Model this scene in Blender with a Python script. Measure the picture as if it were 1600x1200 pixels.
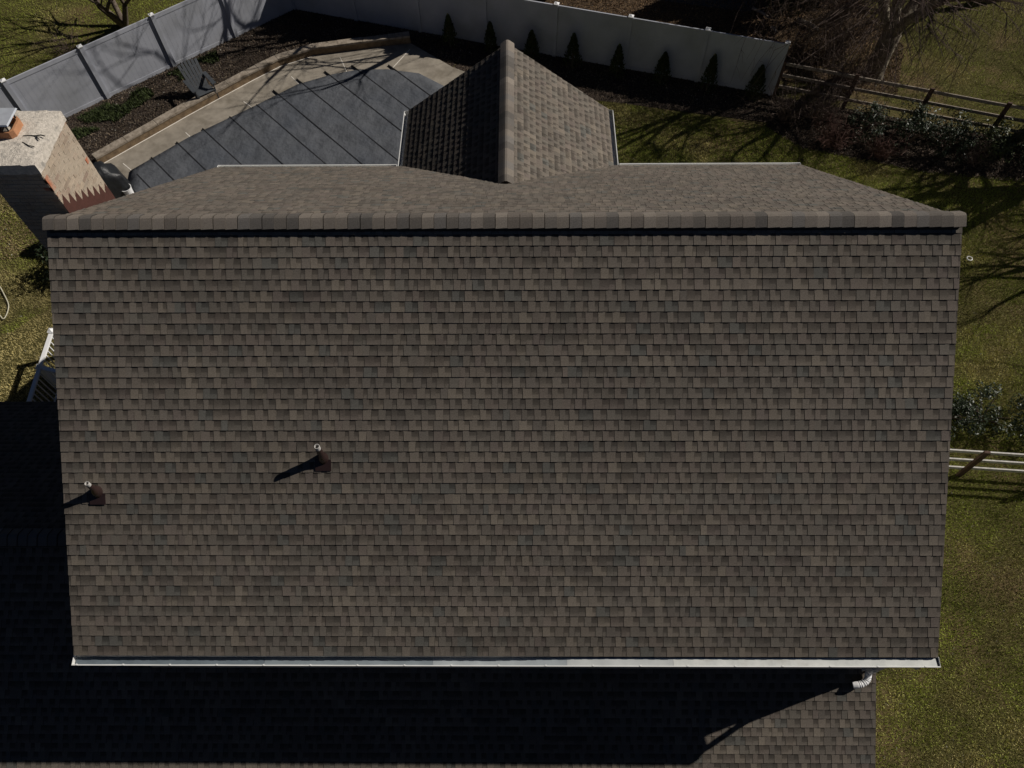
import bpy, bmesh, math, random
import numpy as np
from mathutils import Vector, Matrix
R = math.radians
rnd = random.Random(7)
for o in list(bpy.data.objects): bpy.data.objects.remove(o)
SC = bpy.context.scene
COL = SC.collection

# ------------------------------------------------------------------ camera
cam_d = bpy.data.cameras.new('camera'); cam = bpy.data.objects.new('camera', cam_d); COL.objects.link(cam)
def cam_axes(p, yw, ro):
    F = Vector((0, math.cos(p), -math.sin(p))); U = Vector((0, math.sin(p), math.cos(p))); Rt = Vector((1, 0, 0))
    Rt, U = math.cos(ro)*Rt + math.sin(ro)*U, -math.sin(ro)*Rt + math.cos(ro)*U
    M = Matrix.Rotation(yw, 3, 'Z')
    return M @ Rt, M @ U, M @ F
_r, _u, _f = cam_axes(R(59.2647), R(1.08428), R(-1.01113))
M = Matrix(((_r.x, _u.x, -_f.x, 0.228), (_r.y, _u.y, -_f.y, -6.903), (_r.z, _u.z, -_f.z, 7.324), (0, 0, 0, 1)))
cam.matrix_world = M
cam_d.sensor_width = 36; cam_d.lens = 1153.2*36/1600; cam_d.clip_start = .1; cam_d.clip_end = 600
SC.camera = cam

# ------------------------------------------------------------------ light
SUN_EL, SUN_AZ = 38.3, 71.0
w = bpy.data.worlds.new('World'); SC.world = w; w.use_nodes = True
wn = w.node_tree; bg = wn.nodes['Background']
sky = wn.nodes.new('ShaderNodeTexSky'); sky.sky_type = 'NISHITA'; sky.sun_disc = False
sky.sun_elevation = R(SUN_EL); sky.sun_rotation = R(SUN_AZ); sky.altitude = 1500; sky.air_density = .32; sky.dust_density = .08; sky.ozone_density = 1.5
wn.links.new(sky.outputs[0], bg.inputs[0]); bg.inputs[1].default_value = .05
sd = bpy.data.lights.new('sun', 'SUN'); sun = bpy.data.objects.new('sun', sd); COL.objects.link(sun)
sd.energy = 5.0; sd.angle = R(.5); sd.color = (1, .94, .86)
sv = Vector((math.cos(R(SUN_EL))*math.sin(R(SUN_AZ)), math.cos(R(SUN_EL))*math.cos(R(SUN_AZ)), math.sin(R(SUN_EL))))
sun.rotation_euler = sv.to_track_quat('Z', 'Y').to_euler(); sun.location = sv*30
SC.view_settings.view_transform = 'Standard'; SC.view_settings.look = 'None'
SC.view_settings.exposure = -0.28; SC.view_settings.gamma = 1

G = -8.6   # ground level; the house ridge is at z = 0

# ------------------------------------------------------------------ materials
def mat(name, c1, c2=None, scale=8, rough=.8, bump=0, bscale=60, attr=False, metal=0, detail=6, spec=.3, stain=None, lo=.35, hi=.65, bdist=.02):
    m = bpy.data.materials.new(name); m.use_nodes = True; t = m.node_tree; n = t.nodes; L = t.links
    b = n['Principled BSDF']; b.inputs['Roughness'].default_value = rough; b.inputs['Metallic'].default_value = metal
    b.inputs['Specular IOR Level'].default_value = spec
    tc = n.new('ShaderNodeTexCoord')
    ns = n.new('ShaderNodeTexNoise'); ns.inputs['Scale'].default_value = scale; ns.inputs['Detail'].default_value = detail
    ns.inputs['Roughness'].default_value = .65
    L.new(tc.outputs['Object'], ns.inputs['Vector'])
    rp = n.new('ShaderNodeValToRGB'); rp.color_ramp.elements[0].position = lo; rp.color_ramp.elements[1].position = hi
    c2 = c2 or tuple(x*.75 for x in c1)
    rp.color_ramp.elements[0].color = (*c2, 1); rp.color_ramp.elements[1].color = (*c1, 1)
    L.new(ns.outputs[0], rp.inputs[0]); out = rp.outputs[0]
    if attr:
        at = n.new('ShaderNodeAttribute'); at.attribute_name = 'Col'
        mx = n.new('ShaderNodeMix'); mx.data_type = 'RGBA'; mx.blend_type = 'MULTIPLY'; mx.inputs[0].default_value = 1
        L.new(at.outputs[0], mx.inputs[6]); L.new(out, mx.inputs[7]); out = mx.outputs[2]
    if stain:
        n2 = n.new('ShaderNodeTexNoise'); n2.inputs['Scale'].default_value = stain[1]; n2.inputs['Detail'].default_value = 5
        L.new(tc.outputs['Object'], n2.inputs['Vector'])
        r2 = n.new('ShaderNodeValToRGB'); r2.color_ramp.elements[0].position = stain[2]; r2.color_ramp.elements[1].position = stain[3]
        L.new(n2.outputs[0], r2.inputs[0])
        m2 = n.new('ShaderNodeMix'); m2.data_type = 'RGBA'
        L.new(r2.outputs[0], m2.inputs[0]); L.new(out, m2.inputs[6]); m2.inputs[7].default_value = (*stain[0], 1); out = m2.outputs[2]
    L.new(out, b.inputs['Base Color'])
    if bump:
        nb = n.new('ShaderNodeTexNoise'); nb.inputs['Scale'].default_value = bscale; nb.inputs['Detail'].default_value = 5
        L.new(tc.outputs['Object'], nb.inputs['Vector'])
        bp = n.new('ShaderNodeBump'); bp.inputs['Strength'].default_value = bump; bp.inputs['Distance'].default_value = bdist
        L.new(nb.outputs[0], bp.inputs['Height']); L.new(bp.outputs[0], b.inputs['Normal'])
    return m
MT = dict(
 shingle=mat('shingle', (1.22,1.22,1.22), (.76,.76,.76), 95, .95, .5, 260, attr=True, spec=.15, detail=3, bdist=.004, stain=None),
 white=mat('white_aluminium', (.74,.74,.72), (.66,.66,.64), 3, .35, spec=.4, stain=((.36,.36,.33), 1.7, .6, .8)),
 cover_white=mat('gutter_interior', (.62,.63,.60), (.5,.52,.5), 5, .6, stain=((.30,.29,.25), 2.3, .55, .8)),
 mesh=mat('gutter_shadowed', (.42,.45,.47), (.34,.37,.39), 6, .6),
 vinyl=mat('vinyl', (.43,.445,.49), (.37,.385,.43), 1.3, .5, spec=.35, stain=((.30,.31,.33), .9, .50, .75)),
 vinyl_white=mat('vinyl_white', (.82,.82,.82), (.76,.76,.76), 3, .4),
 grey_cover=mat('gutter_cover_deep_shade', (.135,.165,.19), (.105,.13,.15), 5, .55),  # this and the next three tones imitate shade along the gutter cover
 shade_cover2=mat('gutter_cover_mid_shade', (.21,.245,.27), (.17,.20,.22), 3, .55),
 shade_cover3=mat('gutter_cover_pale_shade', (.36,.395,.41), (.28,.31,.33), 3, .55),
 shade_cover4=mat('gutter_cover_faint_shade', (.50,.52,.51), (.42,.44,.44), 3, .55),
 dark=mat('dark_vent', (.015,.015,.017), None, 30, .9),
 siding=mat('siding', (.62,.61,.57), (.55,.54,.5), 2, .6, .1, 40),
 soffit=mat('soffit', (.7,.7,.68), None, 5, .6),
 glass=mat('window_glass', (.03,.035,.04), (.02,.02,.025), 1, .08, spec=.8),
 boot=mat('brown_flashing', (.034,.020,.018), (.026,.015,.014), 8, .16, spec=.6),
 pvc=mat('pvc_pipe', (.55,.53,.5), (.42,.41,.39), 30, .5),
 brick=mat('brick', (1.0,1.0,1.0), (.78,.78,.78), 24, .95, .8, 70, attr=True, stain=((.42,.35,.27), 3.4, .40, .60)),
 mortar=mat('mortar', (.50,.43,.34), (.42,.36,.28), 18, .95, .7, 50),
 crown=mat('chimney_crown', (.66,.60,.52), (.46,.42,.36), 26, .95, .6, 45, detail=5, stain=((.30,.28,.25), 9, .56, .70)),
 clay=mat('clay_flue', (.48,.235,.12), (.38,.18,.09), 6, .8, .2, 40, stain=((.3,.16,.1), 4, .6, .75)),
 cap=mat('galvanised_cap', (.55,.58,.62), (.48,.5,.54), 12, .4, metal=.3),
 stepf=mat('step_flashing', (.085,.036,.028), (.065,.028,.022), 14, .6, .2, 30),
 concrete=mat('pool_deck_concrete', (.31,.275,.225), (.20,.175,.14), 2.2, .9, .3, 60, stain=((.13,.11,.08), 1.4, .56, .78), detail=9),
 joint=mat('joint_filler', (.80,.76,.68), (.6,.56,.5), 20, .8),
 cover=mat('pool_cover_fabric', (.096,.102,.114), (.068,.073,.082), 1.6, .75, .35, 2.2, stain=((.065,.072,.085), .8, .48, .72), bdist=.35),
 strap=mat('cover_strap', (.022,.023,.026), None, 20, .8),
 spring=mat('strap_spring', (.03,.028,.025), None, 20, .6),
 wallstone=mat('timber_cap', (.34,.29,.235), (.20,.165,.125), 7, .95, .6, 25, detail=9, stain=((.09,.07,.05), 3, .55, .75)),
 wallface=mat('timber_face', (.24,.17,.10), (.13,.09,.055), 7, .95, .6, 20),
 bark=mat('bark', (.20,.16,.125), (.075,.058,.046), 14, .95, .8, 30, detail=8),
 barkpale=mat('bark_pale', (.30,.26,.19), (.055,.043,.034), 9, .95, .8, 24, detail=8),
 twig=mat('twig', (.17,.125,.10), (.08,.055,.048), 20, .9),
 redtwig=mat('red_twig', (.14,.075,.058), (.07,.036,.03), 20, .9),
 railwood=mat('fence_rail_wood', (.34,.29,.24), (.17,.14,.11), 12, .9, .4, 30),
 postwood=mat('fence_post_wood', (.11,.065,.048), (.07,.042,.032), 12, .9, .4, 30),
 leaf=mat('leaf', (1,1,1), (.7,.7,.7), 30, .5, attr=True, spec=.38),
 conifer=mat('conifer_leaf', (1,1,1), (.7,.7,.7), 30, .7, attr=True),
 grass=mat('grass_blade', (1,1,1), (.8,.8,.8), 30, .75, attr=True, spec=.15),
 litter=mat('leaf_litter', (1,1,1), (.7,.7,.7), 30, .9, attr=True, spec=.15),
 chair=mat('chair_plastic', (.060,.066,.074), (.045,.05,.056), 9, .5, spec=.5),
 tarp=mat('black_cover', (.012,.014,.016), (.008,.009,.011), 5, .5, .6, 6, spec=.5, bdist=.05),
 asphalt=mat('driveway_asphalt', (.075,.078,.082), (.055,.057,.06), 20, .9, .3, 80),
 hose=mat('hose', (.55,.52,.40), (.42,.40,.3), 12, .5),
 deckboard=mat('porch_boards', (.05,.055,.065), (.035,.038,.045), 10, .7),
 palerail=mat('pale_rail_wood', (.62,.60,.56), (.42,.40,.37), 12, .9, .3, 30),
 log=mat('fallen_log', (.30,.26,.21), (.14,.11,.09), 14, .95, .6, 25),
 ring=mat('plastic_ring', (.75,.75,.70), None, 20, .5),
)
# ground material: lawn, bare patches
def ground_mat():
    m = bpy.data.materials.new('lawn_soil'); m.use_nodes = True; t = m.node_tree; n = t.nodes; L = t.links
    b = n['Principled BSDF']; b.inputs['Roughness'].default_value = 1; b.inputs['Specular IOR Level'].default_value = .1
    tc = n.new('ShaderNodeTexCoord')
    def noise(s, d=8, r=.6):
        x = n.new('ShaderNodeTexNoise'); x.inputs['Scale'].default_value = s; x.inputs['Detail'].default_value = d; x.inputs['Roughness'].default_value = r
        L.new(tc.outputs['Object'], x.inputs['Vector']); return x.outputs[0]
    def ramp(v, a, b_, c1, c2):
        r = n.new('ShaderNodeValToRGB'); r.color_ramp.elements[0].position = a; r.color_ramp.elements[1].position = b_
        r.color_ramp.elements[0].color = (*c1, 1); r.color_ramp.elements[1].color = (*c2, 1); L.new(v, r.inputs[0]); return r.outputs[0]
    fine = ramp(noise(28, 4, .8), .35, .68, (.05,.046,.016), (.16,.14,.05))
    patch = ramp(noise(.55, 5), .52, .66, (0,0,0), (1,1,1))
    tan = ramp(noise(34, 4, .8), .35, .65, (.08,.056,.028), (.24,.175,.09))
    mx = n.new('ShaderNodeMix'); mx.data_type = 'RGBA'; L.new(patch, mx.inputs[0]); L.new(fine, mx.inputs[6]); L.new(tan, mx.inputs[7])
    L.new(mx.outputs[2], b.inputs['Base Color'])
    bp = n.new('ShaderNodeBump'); bp.inputs['Strength'].default_value = 1; bp.inputs['Distance'].default_value = .05
    L.new(noise(40, 4, .8), bp.inputs['Height']); L.new(bp.outputs[0], b.inputs['Normal'])
    return m
MT['lawn'] = ground_mat()
MT['mulch'] = mat('mulch_soil', (.085,.066,.050), (.030,.021,.018), 16, 1, 1, 40, detail=10, spec=.1, bdist=.05)
MT['leafsoil'] = mat('leafy_soil', (.14,.095,.058), (.04,.028,.02), 13, 1, 1, 40, detail=10, spec=.1, bdist=.05)

# ------------------------------------------------------------------ mesh helpers
class MB:
    """collects shapes, then links them as one mesh object"""
    def __init__(s): s.v = []; s.f = []; s.c = []; s.cc = (1,1,1)
    def quad(s, a, b, c, d, cols=None):
        i = len(s.v); s.v += [tuple(a), tuple(b), tuple(c), tuple(d)]; s.f.append((i, i+1, i+2, i+3))
        s.c += list(cols) if cols else [s.cc]*4
    def poly(s, pts):
        i = len(s.v); s.v += [tuple(p) for p in pts]; s.f.append(tuple(range(i, i+len(pts)))); s.c += [s.cc]*len(pts)
    def box(s, x0, x1, y0, y1, z0, z1):
        s.hexa([(x0,y0,z0),(x1,y0,z0),(x1,y1,z0),(x0,y1,z0)], [(x0,y0,z1),(x1,y0,z1),(x1,y1,z1),(x0,y1,z1)])
    def hexa(s, bot, top):
        i = len(s.v); n = len(bot); s.v += [tuple(p) for p in bot] + [tuple(p) for p in top]; s.c += [s.cc]*(2*n)
        s.f.append(tuple(reversed(range(i, i+n)))); s.f.append(tuple(range(i+n, i+2*n)))
        for k in range(n): s.f.append((i+k, i+(k+1)%n, i+n+(k+1)%n, i+n+k))
    def beam(s, a, b, wdt, h, up=(0,0,1)):
        a = Vector(a); b = Vector(b); d = (b-a).normalized(); u = Vector(up)
        sd_ = d.cross(u)
        if sd_.length < 1e-4: sd_ = Vector((1,0,0))
        sd_.normalize(); u = sd_.cross(d).normalized(); x = sd_*wdt/2; y = u*h/2
        s.hexa([a-x-y, a+x-y, a+x+y, a-x+y], [b-x-y, b+x-y, b+x+y, b-x+y])
    def tube(s, pts, rad, n=6, cap=True):
        pts = [Vector(p) for p in pts]; i0 = len(s.v); ref = Vector((0,0,1)); m = len(pts)
        for k, p in enumerate(pts):
            d = (pts[min(k+1, m-1)] - pts[max(k-1, 0)])
            if d.length < 1e-6: d = Vector((0,0,1))
            d.normalize(); a = d.cross(ref)
            if a.length < .1: a = d.cross(Vector((0,1,0)))
            a.normalize(); b = d.cross(a); r = rad[k] if isinstance(rad, (list, tuple)) else rad
            for j in range(n):
                t = 2*math.pi*j/n; s.v.append(tuple(p + a*math.cos(t)*r + b*math.sin(t)*r)); s.c.append(s.cc)
        for k in range(m-1):
            for j in range(n):
                s.f.append((i0+k*n+j, i0+k*n+(j+1)%n, i0+(k+1)*n+(j+1)%n, i0+(k+1)*n+j))
        if cap:
            s.f.append(tuple(i0+j for j in range(n))); s.f.append(tuple(reversed([i0+(m-1)*n+j for j in range(n)])))
    def lathe(s, c, prof, n=16, open_top=False):
        c = Vector(c); i0 = len(s.v)
        for r, z in prof:
            for j in range(n):
                t = 2*math.pi*j/n; s.v.append((c.x+r*math.cos(t), c.y+r*math.sin(t), c.z+z)); s.c.append(s.cc)
        for k in range(len(prof)-1):
            for j in range(n): s.f.append((i0+k*n+j, i0+k*n+(j+1)%n, i0+(k+1)*n+(j+1)%n, i0+(k+1)*n+j))
        if not open_top: s.f.append(tuple(i0+(len(prof)-1)*n+j for j in range(n)))
    def build(s, name, m, parent=None, smooth=False, recalc=False, bevel=0):
        me = bpy.data.meshes.new(name); me.from_pydata(s.v, [], s.f); me.materials.append(MT[m] if isinstance(m, str) else m)
        a = me.color_attributes.new('Col', 'FLOAT_COLOR', 'POINT')
        arr = np.ones((len(s.v), 4), np.float32); arr[:, :3] = np.array(s.c, np.float32).reshape(-1, 3); a.data.foreach_set('color', arr.ravel())
        if recalc:
            bm = bmesh.new(); bm.from_mesh(me); bmesh.ops.recalc_face_normals(bm, faces=bm.faces); bm.to_mesh(me); bm.free()
        if smooth: me.polygons.foreach_set('use_smooth', [True]*len(me.polygons))
        o = bpy.data.objects.new(name, me); COL.objects.link(o)
        if parent: o.parent = parent; o.matrix_parent_inverse = parent.matrix_world.inverted() if not parent.parent else Matrix.Identity(4)
        if bevel:
            bv = o.modifiers.new('bevel', 'BEVEL'); bv.width = bevel; bv.segments = 2; bv.limit_method = 'ANGLE'
        return o
def tag(o, label=None, cat=None, group=None, kind=None):
    if label: o['label'] = label
    if cat: o['category'] = cat
    if group: o['group'] = group
    if kind: o['kind'] = kind
    return o
def empty(name, loc=(0,0,0), **k):
    o = bpy.data.objects.new(name, None); COL.objects.link(o); o.location = loc; o.empty_display_size = .2
    o.matrix_world = Matrix.Translation(loc); return tag(o, **k)
def sheet(name, pts, z, m, **k):
    b = MB(); b.poly([(x, y, z) for x, y in pts]); return tag(b.build(name, m, recalc=False), **k)
def inpoly(x, y, P):
    c = False; n = len(P)
    for i in range(n):
        x1, y1 = P[i]; x2, y2 = P[i-1]
        if (y1 > y) != (y2 > y) and x < (x2-x1)*(y-y1)/(y2-y1)+x1: c = not c
    return c
def inpoly_np(X, Y, P):
    c = np.zeros(len(X), bool); n = len(P)
    for i in range(n):
        x1, y1 = P[i]; x2, y2 = P[i-1]
        if y1 == y2: continue
        c ^= ((y1 > Y) != (y2 > Y)) & (X < (x2-x1)*(Y-y1)/(y2-y1)+x1)
    return c

# ------------------------------------------------------------------ ground and flat setting
LF0, LFC, BF1 = (-16.85, 10.35), (-7.86, 18.33), (8.42, 13.52)       # left fence start, fence corner, back fence end
WALL = [(-12.6,10.35), (-10.36,12.65), (-8.67,14.30), (-7.84,15.05), (-6.75,15.62), (-4.24,16.12), (-3.5,16.25)]
POOL = [(-11.57,10.06), (-10.1,11.55), (-8.3,13.0), (-7.08,14.05), (-5.99,14.55), (-5.16,14.79), (-4.19,14.80), (-3.1,14.58), (-2.2,13.9), (-1.55,12.7), (-1.6,11.2), (-2.5,9.6), (-4.2,8.4), (-7.5,7.6), (-10.0,7.9), (-11.4,8.8)]
DECK = [(-12.6,10.3)] + WALL[1:] + [(-2.0,14.95), (-.7,14.2), (-.3,12.6), (-.4,10.4), (-1.6,8.2), (-3.6,7.0), (-7.6,6.4), (-10.7,6.7), (-12.2,8.2)]
MULCH = [LF0, LFC, (-1.2,16.35), (-2.0,15.0)] + WALL[::-1] + [(-13.6,9.6)]
STRIP = [(-1.2,16.35), BF1, (9.6,13.0), (9.4,11.9), (6.5,12.5), (3.2,13.2), (0.6,13.6), (-.7,14.2), (-2.0,14.95)]
HEDGE = [(9.0,13.3), (16.9,11.0), (16.5,9.3), (12.5,9.9), (8.9,11.0), (8.0,12.0)]
BACKLEAF = [(2,16.2), (9,14.2), (12.5,13.4), (13.4,16), (12,20), (-1,22), (-6,18.5)]
gr = MB(); gr.poly([(-150,-150,G), (150,-150,G), (150,150,G), (-150,150,G)])
tag(gr.build('ground', 'lawn'), kind='structure')
sheet('mulch_bed', MULCH, G+.008, 'mulch', kind='structure')
sheet('fence_border_bed', STRIP, G+.004, 'mulch', kind='structure')
sheet('shrub_bed', HEDGE, G+.012, 'mulch', kind='structure')
sheet('leafy_ground', BACKLEAF, G+.016, 'leafsoil', kind='structure')
sheet('driveway', [(3.2,19.4), (5.55,18.62), (8.5,17.95), (9.2,19.3), (8,22), (2,22)], G+.020, 'asphalt', kind='structure')
dk = MB(); dk.hexa([(x,y,G-.05) for x,y in DECK], [(x,y,G+.045) for x,y in DECK])
tag(dk.build('pool_deck', 'concrete', recalc=True), kind='structure')

# ------------------------------------------------------------------ the house
house = empty('house', (0,0,G), label='two-storey house with brown-grey shingled gable roofs and white gutters, seen from above', cat='house')
ANG = R(36.403); SL = 6.0621; HL = 6.1
COURSE = .1466
PAL = [(.140,.120,.099), (.128,.111,.093), (.134,.114,.094), (.115,.100,.084), (.121,.106,.089), (.129,.110,.092), (.111,.097,.083), (.121,.108,.091), (.152,.130,.105), (.130,.109,.092)]
def mul(c, k): return (c[0]*k, c[1]*k, c[2]*k)
def shingles(name, org, ud, vd, nd, ulen, vlen, parent, seed, gain=1, label=None, jag=0):
    """laminated architectural shingles: a base strip per course, raised teeth on it"""
    r = random.Random(seed); b = MB(); org = Vector(org); ud = Vector(ud).normalized(); vd = Vector(vd).normalized(); nd = Vector(nd).normalized()
    P = lambda u, v, h: org + ud*u + vd*v + nd*h
    n = int(math.ceil(vlen/COURSE))
    for k in range(n):
        v0 = vlen-(n-k)*COURSE; v1 = min(v0+COURSE+r.uniform(-.0012,.0012), vlen); v0 = max(v0, 0)
        u = -r.uniform(0, .2); wob = r.uniform(-.002,.002); shade = r.uniform(.96,1.04); edges = []; tooth = True; ub = r.choice(PAL)
        while u < ulen:
            wd = r.uniform(.07,.13) if tooth else r.uniform(.05,.105)
            edges.append((max(u,0), min(u+wd, ulen), tooth, ub)); u += wd
            if tooth: tooth = r.random() < .10
            else: tooth = True
            if tooth: ub = r.choice(PAL)
            if tooth and r.random() < .03: ub = (.122,.102,.088)
            elif tooth and r.random() < .05: ub = (.102,.098,.087)
        if edges[0][0] > 0: edges[0] = (0, *edges[0][1:])
        bc = PAL[0]
        for (a, c, tt, base) in edges:
            if c-a < .004: continue
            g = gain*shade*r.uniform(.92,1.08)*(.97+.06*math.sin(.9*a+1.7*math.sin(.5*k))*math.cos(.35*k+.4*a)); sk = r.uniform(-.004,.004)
            if tt:
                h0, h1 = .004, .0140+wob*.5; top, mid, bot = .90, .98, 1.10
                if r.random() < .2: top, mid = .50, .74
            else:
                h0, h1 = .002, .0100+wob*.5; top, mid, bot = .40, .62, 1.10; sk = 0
            vm = v0+(v1-v0)*(r.uniform(.5,.66)); cm = mul(base, g*mid); 
            hm = h0+(h1-h0)*(vm-v0)/(v1-v0)
            a2, c2 = a+sk, c+sk*.7; gp = .0013 if tt else 0
            a2 += gp; c2 -= gp
            if tt or True:
                ct, cb = mul(base, g*top), mul(base, g*bot)
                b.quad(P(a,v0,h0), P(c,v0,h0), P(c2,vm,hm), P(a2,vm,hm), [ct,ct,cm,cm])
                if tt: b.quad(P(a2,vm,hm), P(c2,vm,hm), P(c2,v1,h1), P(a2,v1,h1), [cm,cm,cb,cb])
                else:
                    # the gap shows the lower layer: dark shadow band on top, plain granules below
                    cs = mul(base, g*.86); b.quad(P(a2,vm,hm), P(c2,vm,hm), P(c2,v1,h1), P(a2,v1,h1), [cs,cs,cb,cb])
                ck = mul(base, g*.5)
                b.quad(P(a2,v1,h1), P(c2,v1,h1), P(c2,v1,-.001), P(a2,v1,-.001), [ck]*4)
                if tt:
                    b.quad(P(a,v0,h0), P(a2,v1,h1), P(a2,v1,0), P(a,v0,0), [ck]*4)
                    b.quad(P(c2,v1,h1), P(c,v0,h0), P(c,v0,0), P(c2,v1,0), [ck]*4)
    # deck under the shingles
    b.cc = (.03,.028,.026)
    b.quad(P(0,0,-.0005), P(ulen,0,-.0005), P(ulen,vlen-.004,-.0005), P(0,vlen-.004,-.0005))
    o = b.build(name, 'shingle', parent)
    if label: o['label'] = label
    return o
ca, sa = math.cos(ANG), math.sin(ANG)
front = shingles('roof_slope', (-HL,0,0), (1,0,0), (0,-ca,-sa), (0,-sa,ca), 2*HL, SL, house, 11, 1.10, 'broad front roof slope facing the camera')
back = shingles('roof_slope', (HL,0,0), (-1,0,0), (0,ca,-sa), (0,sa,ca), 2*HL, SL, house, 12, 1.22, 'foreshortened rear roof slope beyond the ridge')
BANG = ANG; WR = -1.99; WE = 6.66; WH = 2.20      # rear gable wing: ridge height, far end, half width
cb_, sb_ = math.cos(BANG), math.sin(BANG)
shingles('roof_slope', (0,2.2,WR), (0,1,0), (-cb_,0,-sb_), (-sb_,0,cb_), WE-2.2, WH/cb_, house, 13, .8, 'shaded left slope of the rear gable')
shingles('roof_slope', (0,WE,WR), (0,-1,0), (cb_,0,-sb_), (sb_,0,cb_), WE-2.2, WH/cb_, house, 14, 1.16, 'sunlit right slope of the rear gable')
LANG = R(32); cl, sl = math.cos(LANG), math.sin(LANG); LY, LZ = -2.91, -4.285; LX0, LX1 = -16, 6.03
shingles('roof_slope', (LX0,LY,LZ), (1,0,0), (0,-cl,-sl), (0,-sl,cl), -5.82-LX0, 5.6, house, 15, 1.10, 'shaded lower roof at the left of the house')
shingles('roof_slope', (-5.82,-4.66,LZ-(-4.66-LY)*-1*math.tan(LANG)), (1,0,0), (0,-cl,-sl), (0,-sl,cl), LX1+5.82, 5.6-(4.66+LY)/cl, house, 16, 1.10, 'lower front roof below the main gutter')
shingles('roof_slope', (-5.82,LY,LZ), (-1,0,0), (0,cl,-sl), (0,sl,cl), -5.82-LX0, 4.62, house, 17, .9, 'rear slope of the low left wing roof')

def ridge_cap(name, axis0, axis1, halfw, drop_ang, raise_, seed, piece=.1635, label=None, rev=False):
    r = random.Random(seed); b = MB(); A = Vector(axis0); B = Vector(axis1); d = (B-A).normalized(); L_ = (B-A).length
    sd_ = Vector((0,0,1)).cross(d).normalized(); n = max(1, round(L_/piece))
    prof = []
    for t in (-1, -.72, -.4, -.14, .14, .4, .72, 1):
        s_ = abs(t)*halfw; rr = .022
        z = -(math.sqrt(s_*s_+rr*rr)-rr*.55)*math.tan(drop_ang)
        prof.append((t*halfw, z+raise_/math.cos(drop_ang)))
    for k in range(n):
        u0 = L_*k/n+.001; u1 = L_*(k+1)/n-.005; c = mul(r.choice([(.182,.158,.134),(.138,.122,.106),(.160,.138,.118),(.205,.178,.150),(.112,.102,.092),(.146,.134,.122)]), r.uniform(.88,1.12))
        sk = r.uniform(-.004,.004)
        for j in range(7):
            (s0,z0),(s1,z1) = prof[j], prof[j+1]
            ends = [A+d*(u0+sk)+sd_*s0+Vector((0,0,z0+.0)), A+d*(u1+sk)+sd_*s0+Vector((0,0,z0+.013)), A+d*(u1+sk)+sd_*s1+Vector((0,0,z1+.013)), A+d*(u0+sk)+sd_*s1+Vector((0,0,z1))]
            b.quad(ends[0], ends[1], ends[2], ends[3], [c]*4)
            e1 = ends[1]; e2 = ends[2]; b.quad(e1, e2, e2-Vector((0,0,.018)), e1-Vector((0,0,.018)), [mul(c,.5)]*4)
            if k == 0: b.quad(ends[0], ends[3], ends[3]-Vector((0,0,.03)), ends[0]-Vector((0,0,.03)), [mul(c,.5)]*4)
        for (s_, z_) in (prof[0], prof[-1]):
            p = A+d*u0+sd_*s_+Vector((0,0,z_)); q = A+d*u1+sd_*s_+Vector((0,0,z_+.013)); b.quad(p, q, q-Vector((0,0,.008)), p-Vector((0,0,.008)), [mul(c,.4)]*4)
    o = b.build(name, 'shingle', house)
    if label: o['label'] = label
    v = MB()
    w_ = halfw*.93
    for s_ in (-1, 1):
        a0 = A+d*.08; b0 = B-d*.08
        top = lambda P, q: P+sd_*s_*q+Vector((0,0,-q*math.tan(drop_ang)+raise_/math.cos(drop_ang)-.008))
        lo = lambda P, q: P+sd_*s_*q+Vector((0,0,-q*math.tan(drop_ang)+.006))
        v.hexa([lo(a0,0), lo(b0,0), lo(b0,w_), lo(a0,w_)], [top(a0,0)-Vector((0,0,.03)), top(b0,0)-Vector((0,0,.03)), top(b0,w_), top(a0,w_)])
    vo = v.build('ridge_vent', 'dark', o, recalc=True)
    return o
ridge_cap('ridge_cap', (-HL-.02,0,0), (HL+.02,0,0), .140, ANG, .056, 21, label='long ridge cap along the top of the main roof')
ridge_cap('ridge_cap', (0,2.72,WR), (0,WE+.02,WR), .140, BANG, .056, 22, label='ridge cap of the rear gable')
ridge_cap('ridge_cap', (LX0,LY,LZ), (-5.82,LY,LZ), .150, LANG, .062, 23, label='shaded ridge cap of the low left wing')

# trim under the roof planes: sloping rake boards and soffit boxes
tr = MB()
def rake(x, y0, z0, y1, z1, t=.03, h=.17, sgn=1):
    tr.hexa([(x,y0,z0-.012-h),(x+t*sgn,y0,z0-.012-h),(x+t*sgn,y1,z1-.012-h),(x,y1,z1-.012-h)], [(x,y0,z0-.012),(x+t*sgn,y0,z0-.012),(x+t*sgn,y1,z1-.012),(x,y1,z1-.012)])
ye, ze = SL*ca, -SL*sa
for x, sg in ((-HL+.01, 1), (HL-.01, -1)):
    rake(x, 0, 0, -ye+.02, ze+.02, sgn=sg); rake(x, 0, 0, ye-.02, ze+.02, sgn=sg); tr.build('rake_trim', 'soffit', house, recalc=True); tr = MB()
rake(LX1-.02, -4.7, LZ+(-4.7-LY)*math.tan(LANG), LY-5.6*cl+.02, LZ-5.6*sl+.02, sgn=-1); tr.build('rake_trim', 'soffit', house, recalc=True); tr = MB()
for sx in (-1, 1):   # rear gable rake
    h = WH*math.tan(BANG)
    a0 = (0, WE-.04, WR-.19); 
    tr.hexa([(0,WE-.04,WR-.19),(sx*WH,WE-.04,WR-h-.19),(sx*WH,WE-.01,WR-h-.19),(0,WE-.01,WR-.19)], [(0,WE-.04,WR-.015),(sx*WH,WE-.04,WR-h-.015),(sx*WH,WE-.01,WR-h-.015),(0,WE-.01,WR-.015)])
tr.build('rake_trim', 'soffit', house, recalc=True)
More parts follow.
